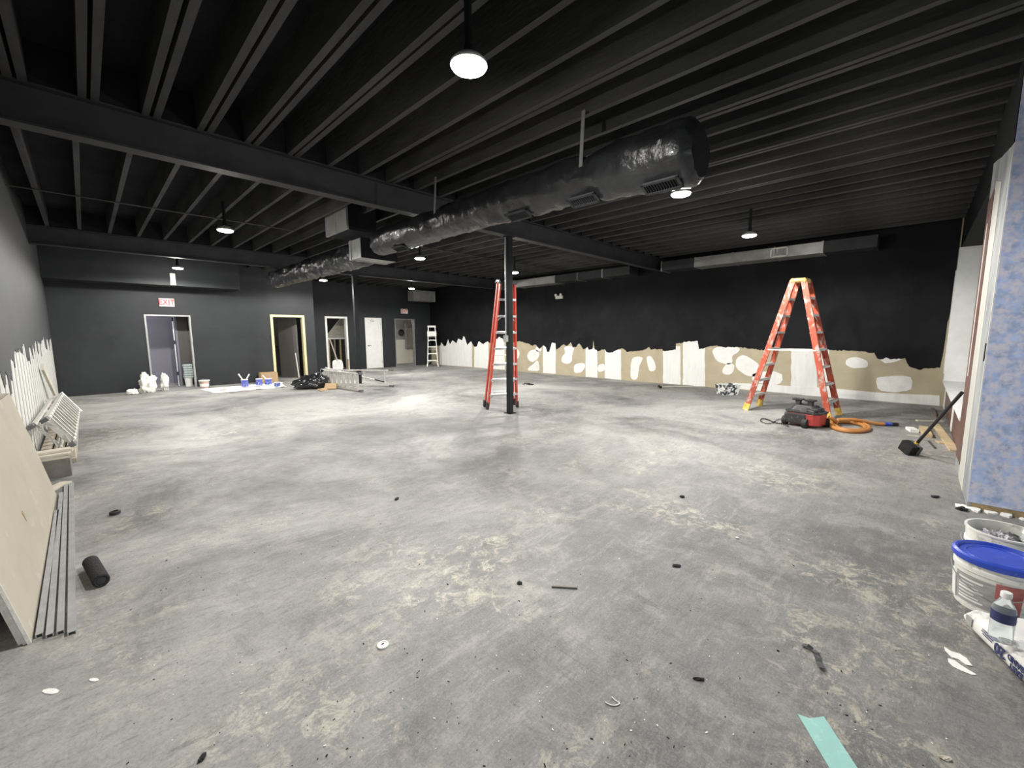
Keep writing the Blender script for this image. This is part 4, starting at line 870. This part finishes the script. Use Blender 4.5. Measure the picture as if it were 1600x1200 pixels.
for (a0, a1, z0, z1, m) in ((-62, 2, .035, .18, 'label_grey'), (2, 40, .03, .19, 'label_red'), (-95, -64, .03, .155, 'white_plastic')):
    wrap_patch(rz_(z0), z0, rz_(z1), z1, cam_a+a0, cam_a+a1, .0018 if m != 'white_plastic' else .006).build('paper_label', m, pl1, world=False, smooth=40)
for k in range(7): wrap_patch(rz_(.05+.017*k)+.0016, .05+.017*k, rz_(.053+.017*k)+.0016, .053+.017*k+(.002 if k % 3 else .006), cam_a-55, cam_a-12-(k*7) % 20, .0012).build('printed_line', 'white_plastic', pl1, world=False)
MB().tube([((.158)*math.cos(math.radians(cam_a+a)), .158*math.sin(math.radians(cam_a+a)), .215-.10*math.cos(math.radians(a))) for a in range(-85, 86, 10)], .0025, 6).build('bail_handle', 'grey_metal', pl1, world=False, smooth=40)
p2 = Vector((3.47, -.43, 0))
pl2 = thing('plastic_pail', 'open cream pail filled with trash behind the blue lidded pail', 'pail', p2)
MB().lathe([(.128, 0), (.132, .004), (.148, .20), (.154, .204), (.154, .222), (.149, .226), (.152, .285), (.158, .287), (.158, .296), (.147, .296), (.130, .02), (0, .02)], 36).build('body', 'grimy_plastic', pl2, world=False, smooth=40)
MB().tube([((.165)*math.cos(math.radians(cam_a+a)), .165*math.sin(math.radians(cam_a+a)), .215-.03*math.cos(math.radians(a))) for a in range(-95, 60, 10)], .003, 6).build('bail_handle', 'grey_metal', pl2, world=False, smooth=40)
o = blob((p2.x-.03, p2.y+.03, .235), (.095, .085, .055), 31, .5, 30, 18, flat=False, freq=4, crease=.3).build('crumpled_foil', 'trash', smooth=30); tag(o, 'crumpled silvery film in the open cream pail', 'trash')
o = blob((p2.x+.045, p2.y-.01, .235), (.055, .055, .04), 35, .4, 20, 12, flat=False, freq=4, crease=.2).build('crumpled_rag', 'dusty_grey', smooth=40); tag(o, 'dark crumpled rag in the open cream pail', 'trash')
def bottle(M, label, fill='clear', band='navy_print', s=1.0):
    o = thing('water_bottle', label, 'bottle', M=M)
    MB().lathe([(.028*s, 0), (.033*s, .006*s), (.033*s, .05*s), (.0315*s, .055*s), (.033*s, .06*s), (.033*s, .125*s), (.030*s, .14*s), (.014*s, .172*s), (.0125*s, .176*s), (.0125*s, .183*s)], 24).build('body', fill, o, world=False, smooth=50)
    MB().lathe([(.0334*s, .083*s), (.0338*s, .083*s), (.0338*s, .122*s), (.0334*s, .122*s)], 24, cap=False).build('label_band', band, o, world=False, smooth=50)
    MB().lathe([(.0155*s, .178*s), (.0155*s, .196*s), (.014*s, .198*s), (0, .198*s)], 18).build('cap', 'white_plastic', o, world=False, smooth=40)
    return o
bottle(Matrix.Translation((p2.x+.03, p2.y-.065, .20)) @ Matrix.Rotation(.35, 4, 'X') @ Matrix.Rotation(.25, 4, 'Y'), 'clear plastic bottle with a white cap sticking out of the open trash pail', band='paper')
o = MB().box((0, 0, .06), (.035, .02, .20), Matrix.Translation((p2.x-.085, p2.y-.075, .215)) @ Matrix.Rotation(.5, 4, 'X')).build('putty_knife', 'alu'); tag(o, 'bright metal blade standing in the open trash pail', 'tool')
# the sack
ux, uy = Vector((-.92, -.39, 0)).normalized(), Vector((.39, -.92, 0)).normalized()
sk0 = Vector((2.835, -.245, 0)); SL, SW, SH = .62, .36, .105
sm = Matrix(((ux.x, uy.x, 0, sk0.x), (ux.y, uy.y, 0, sk0.y), (0, 0, 1, 0), (0, 0, 0, 1)))
sk = thing('plaster_sack', 'white paper sack of joint compound lying in front of the blue lidded pail', 'sack', M=sm)
b = MB(); n, m_ = 30, 36; vs = []
def ring(u):
    out = []; e = min(1, min(u, 1-u)*9+.18); e = e**.6
    for k in range(m_):
        a = 2*math.pi*k/m_; c, s_ = math.cos(a), math.sin(a); q = .38
        y = math.copysign(abs(c)**q, c); z = math.copysign(abs(s_)**.62, s_)
        out.append((y, z, e))
    return out
for i in range(n+1):
    u = i/n
    for (y, z, e) in ring(u):
        h = SH*(.55+.45*e); w = noise.noise(Vector((u*9, y*2.5, z*2+5)))*.010
        yy = SW/2+y*SW/2*(.86+.14*e); zz = max(.002, h/2+z*h/2*e+w*(1 if z > 0 else 0))
        vs.append((u*SL+noise.noise(Vector((y*3, z*3, u)))*.012, yy, zz))
b.add(vs, [[i*m_+k, (i+1)*m_+k, (i+1)*m_+(k+1) % m_, i*m_+(k+1) % m_] for i in range(n) for k in range(m_)]+[list(range(m_)), [n*m_+k for k in reversed(range(m_))]])
if True:
    skin = b.build('paper_skin', 'sack', sk, world=False, smooth=60)
# lettering on the long side that faces the viewer (printed upside down as the sack lies)
tmf = sm @ frame((0, -.0035, .056), (-1, 0, 0), (0, 0, 1))        # on the side plane, x to the viewer's right is -local x
def sack_text(body, size, ux_, z_, sx=1, bold=.002):
    text_part(body, size, sm @ frame((ux_, -.0045, z_), (1, 0, 0), (0, 0, -1)) if False else sm @ Matrix(((-1, 0, 0, ux_), (0, 0, -1, -.0045), (0, -1, 0, z_), (0, 0, 0, 1))), 'navy_print', sk, sx=sx, bold=bold)
sack_text('20', .062, .275, .058, sx=1.0, bold=.0015)
sack_text('SAND', .034, .362, .070, sx=.95, bold=.001)
sack_text('EASY', .034, .368, .040, sx=.95, bold=.001)
for k, (u0, u1, z) in enumerate(((.165, .235, .076), (.160, .232, .066), (.168, .225, .056))):
    MB().span((u0, -.0045, z), (u1, -.0025, z+.0035)).build('printed_line', 'navy_print', sk, world=False)
MB().span((.055, -.0045, .035), (.095, -.001, .075)).build('printed_square', 'label_grey', sk, world=False)
MB().span((.455, -.0045, .03), (.52, -.001, .08)).build('printed_square', 'label_grey', sk, world=False)
bp_ = fl(1562, 1001, .108)
bottle(Matrix.Translation((bp_.x, bp_.y, .112)), 'clear water bottle with a dark blue label standing on the sack', s=1.08)
for i, (x, y, s) in enumerate(((1568, 1001, .02), (1578, 1006, .024), (1585, 1010, .016))):
    q = fl(x, y, .11); o = blob((q.x, q.y, .118), (s, s*.7, s*.5), 40+i, .5, 12, 8, flat=False, freq=3).build('plaster_crumb', 'plaster'); tag(o, ('left', 'middle', 'right')[i]+' white plaster crumb on the sack beside the bottle', 'plaster crumb', 'crumbs on the sack')

# ================================================================== small things on the floor
def flat_piece(name, pts, t, m, label, cat, group=None, z=.0008, rough=.0):
    q = [fl(*p) for p in pts]; c = sum(q, Vector())/len(q)
    poly = [(v.x-c.x, v.y-c.y) for v in q]
    area = sum(poly[i][0]*poly[(i+1) % len(poly)][1]-poly[(i+1) % len(poly)][0]*poly[i][1] for i in range(len(poly)))
    if area < 0: poly.reverse()
    if rough: poly = rough_poly(poly, .01, rough, 2)
    o = MB().prism(poly, t, Matrix.Translation((c.x, c.y, z))).build(name, m); tag(o, label, cat, group); return o
flat_piece('masking_strip', [(1246, 1116), (1265, 1123), (1287, 1120), (1372, 1250), (1325, 1250)], .0012, 'teal', 'pale teal strip of tape lying flat at the bottom edge of the floor', 'tape')
k_ = [fl(*p) for p in ((1254, 1009), (1262, 1013), (1270, 1017), (1276, 1025), (1279, 1036), (1285, 1049))]
b = MB()
for i in range(len(k_)-1): b.bar(k_[i]+Vector((0, 0, .006+.008*(i % 2))), k_[i+1]+Vector((0, 0, .006+.008*((i+1) % 2))), .022, .002)
o = b.build('rubber_strip', 'dusty_black'); tag(o, 'curled black strip of rubber on the floor above the teal tape', 'rubber strip')
def chip(x, y, s, m, label, cat, seed, h=.45, el=1.0, rz=0.):
    q = fl(x, y); b = blob((0, 0, s*h*.6), (s*el, s, s*h), seed, .5, 12, 8, freq=2.5)
    o = b.build('debris_chip', m, None, world=False, origin=Vector((q.x, q.y, 0))) if False else None
    for v in b.v:
        c, s_ = math.cos(rz), math.sin(rz); v.x, v.y = q.x+v.x*c-v.y*s_, q.y+v.x*s_+v.y*c
    o = b.build('debris_chip', m); tag(o, label, cat, 'debris on the floor')
chip(812, 912, .016, 'foam_black', 'small black jagged chip left of the thin dark sliver', 'debris', 51)
chip(1057, 885, .016, 'foam_black', 'small black rectangular chip right of the thin dark sliver', 'debris', 52, el=1.7, rz=-.8)
chip(1066, 777, .022, 'foam_black', 'small black lump on the floor before the vacuum', 'debris', 53)
chip(1092, 1062, .009, 'foam_black', 'tiny dark peeling between the black strip and the white string', 'debris', 54, el=2.6, rz=-.9)
chip(1461, 777, .022, 'foam_black', 'dark oval scrap on the floor close to the pier foot', 'debris', 55, el=1.8, rz=-.6)
chip(1503, 797, .035, 'foam_black', 'dark lump of rubble at the corner of the pier', 'debris', 56)
chip(316, 1185, .010, 'foam_black', 'small black chip at the bottom left of the floor', 'debris', 57, el=1.8, rz=.8)
chip(1383, 664, .03, 'paper', 'small white scrap on the floor right of the hose end', 'debris', 58)
chip(1152, 841, .012, 'paper', 'tiny white scrap in the middle right of the floor', 'debris', 59)
chip(620, 780, .016, 'foam_black', 'thin dark crumb in the left middle of the floor', 'debris', 60, el=2.2, rz=.6)
a, c = fl(862, 918), fl(902, 920); a.z = c.z = .006
o = MB().bar(a, c, .010, .009).build('wood_sliver', 'crate_grey'); tag(o, 'thin dark wooden sliver on the open floor', 'wood scrap')
chip(1477, 1186, .009, 'pale_wood', 'small yellowish wood chip at the bottom right of the floor', 'debris', 61, el=2.2, rz=-1.0)
# bottle cap disc, ring, string
q = fl(598, 1009); o = thing('jar_lid', 'small dirty white disc on the near floor', 'lid', (q.x, q.y, 0))
MB().lathe([(.024, 0), (.026, .003), (.024, .008), (.019, .008), (.018, .005), (0, .005)], 20).build('disc', 'paper', o, world=False, smooth=40); MB().box((.002, .004, .006), (.012, .005, .003)).build('smudge', 'dark_slot', o, world=False)
q = fl(180, 803); o = MB().lathe([(.022, .0), (.034, .004), (.034, .022), (.022, .026), (.018, .013), (.022, 0)], 18, Matrix.Translation((q.x, q.y, 0))).build('rubber_ring', 'black_rubber', smooth=50); tag(o, 'small black rubber ring on the floor beyond the roller sleeve', 'ring')
sp = chaik([fl(*p) for p in ((946, 1098), (950, 1101), (960, 1104), (970, 1100), (962, 1096), (956, 1090))], 2)
o = MB().tube([v+Vector((0, 0, .003)) for v in sp], .0025, 5).build('white_string', 'paper', smooth=50); tag(o, 'short loop of white string on the near floor', 'string')
flat_piece('plaster_smear', [(1478, 1012), (1490, 1020), (1503, 1024), (1513, 1031), (1520, 1042), (1510, 1040), (1500, 1032), (1490, 1029), (1480, 1018)], .003, 'plaster', 'dried white plaster smear on the floor in front of the sack', 'plaster smear', rough=.008)
flat_piece('plaster_smear', [(1485, 1030), (1496, 1034), (1506, 1042), (1518, 1050), (1528, 1056), (1520, 1056), (1505, 1050), (1492, 1043), (1486, 1036)], .002, 'plaster', 'second dried plaster smear nearer the viewer than the first', 'plaster smear', rough=.010)
for i, (x, y, w, h, lb) in enumerate(((78, 1084, 12, 5, 'pale paint splat on the floor at the lower left'), (146, 1066, 7, 3, 'tiny pale paint splat right of the larger splat at the lower left'))):
    flat_piece('paint_splat', [(x+w*math.cos(a*.785), y+h*math.sin(a*.785)) for a in range(8)], .0012, 'sack', lb, 'paint splat', rough=.02)
pile = MB()
for k in range(14):
    q = fl(814+rng.uniform(0, 20), 601+rng.uniform(-1, 1)); s = rng.uniform(.02, .05); pile.box((q.x, q.y, s*.3+.001), (s*1.6, s, s*.6), None)
o = pile.build('swept_rubble', 'foam_black', kind='stuff'); o['label'] = 'small heap of dark swept rubble right of the red ladder'; o['category'] = 'rubble'
g = MB()
for k in range(330):
    x, y = rng.uniform(30, 1580), 620+580*rng.random()**.7; q = fl(x, y)
    if q.x < -.1 or q.x > 10.5 or q.y > 13 or (q.y < -.2): continue
    s = rng.uniform(.0012, .003)*(1 if rng.random() < .92 else 1.8); M = Matrix.Translation((q.x, q.y, s*.4)) @ Matrix.Rotation(rng.uniform(0, 3), 4, 'Z')
    g.box((0, 0, 0), (s*rng.uniform(1, 3.5), s, s*.8), M)
o = g.build('floor_grit', 'foam_black', kind='stuff', origin=Vector((0, 0, 0))); o['label'] = 'scattered dark grit and crumbs over the concrete'; o['category'] = 'grit'
g = MB()
for k in range(140):
    x, y = rng.uniform(200, 1560), 660+520*rng.random()**.7; q = fl(x, y)
    if q.x < -.1 or q.x > 10.5 or q.y > 13 or (q.y < -.2): continue
    s = rng.uniform(.0012, .0035); M = Matrix.Translation((q.x, q.y, s*.4)) @ Matrix.Rotation(rng.uniform(0, 3), 4, 'Z'); g.box((0, 0, 0), (s*rng.uniform(1, 3), s, s*.8), M)
o = g.build('plaster_grit', 'plaster', kind='stuff', origin=Vector((0, 0, 0))); o['label'] = 'scattered white plaster crumbs over the concrete'; o['category'] = 'grit'
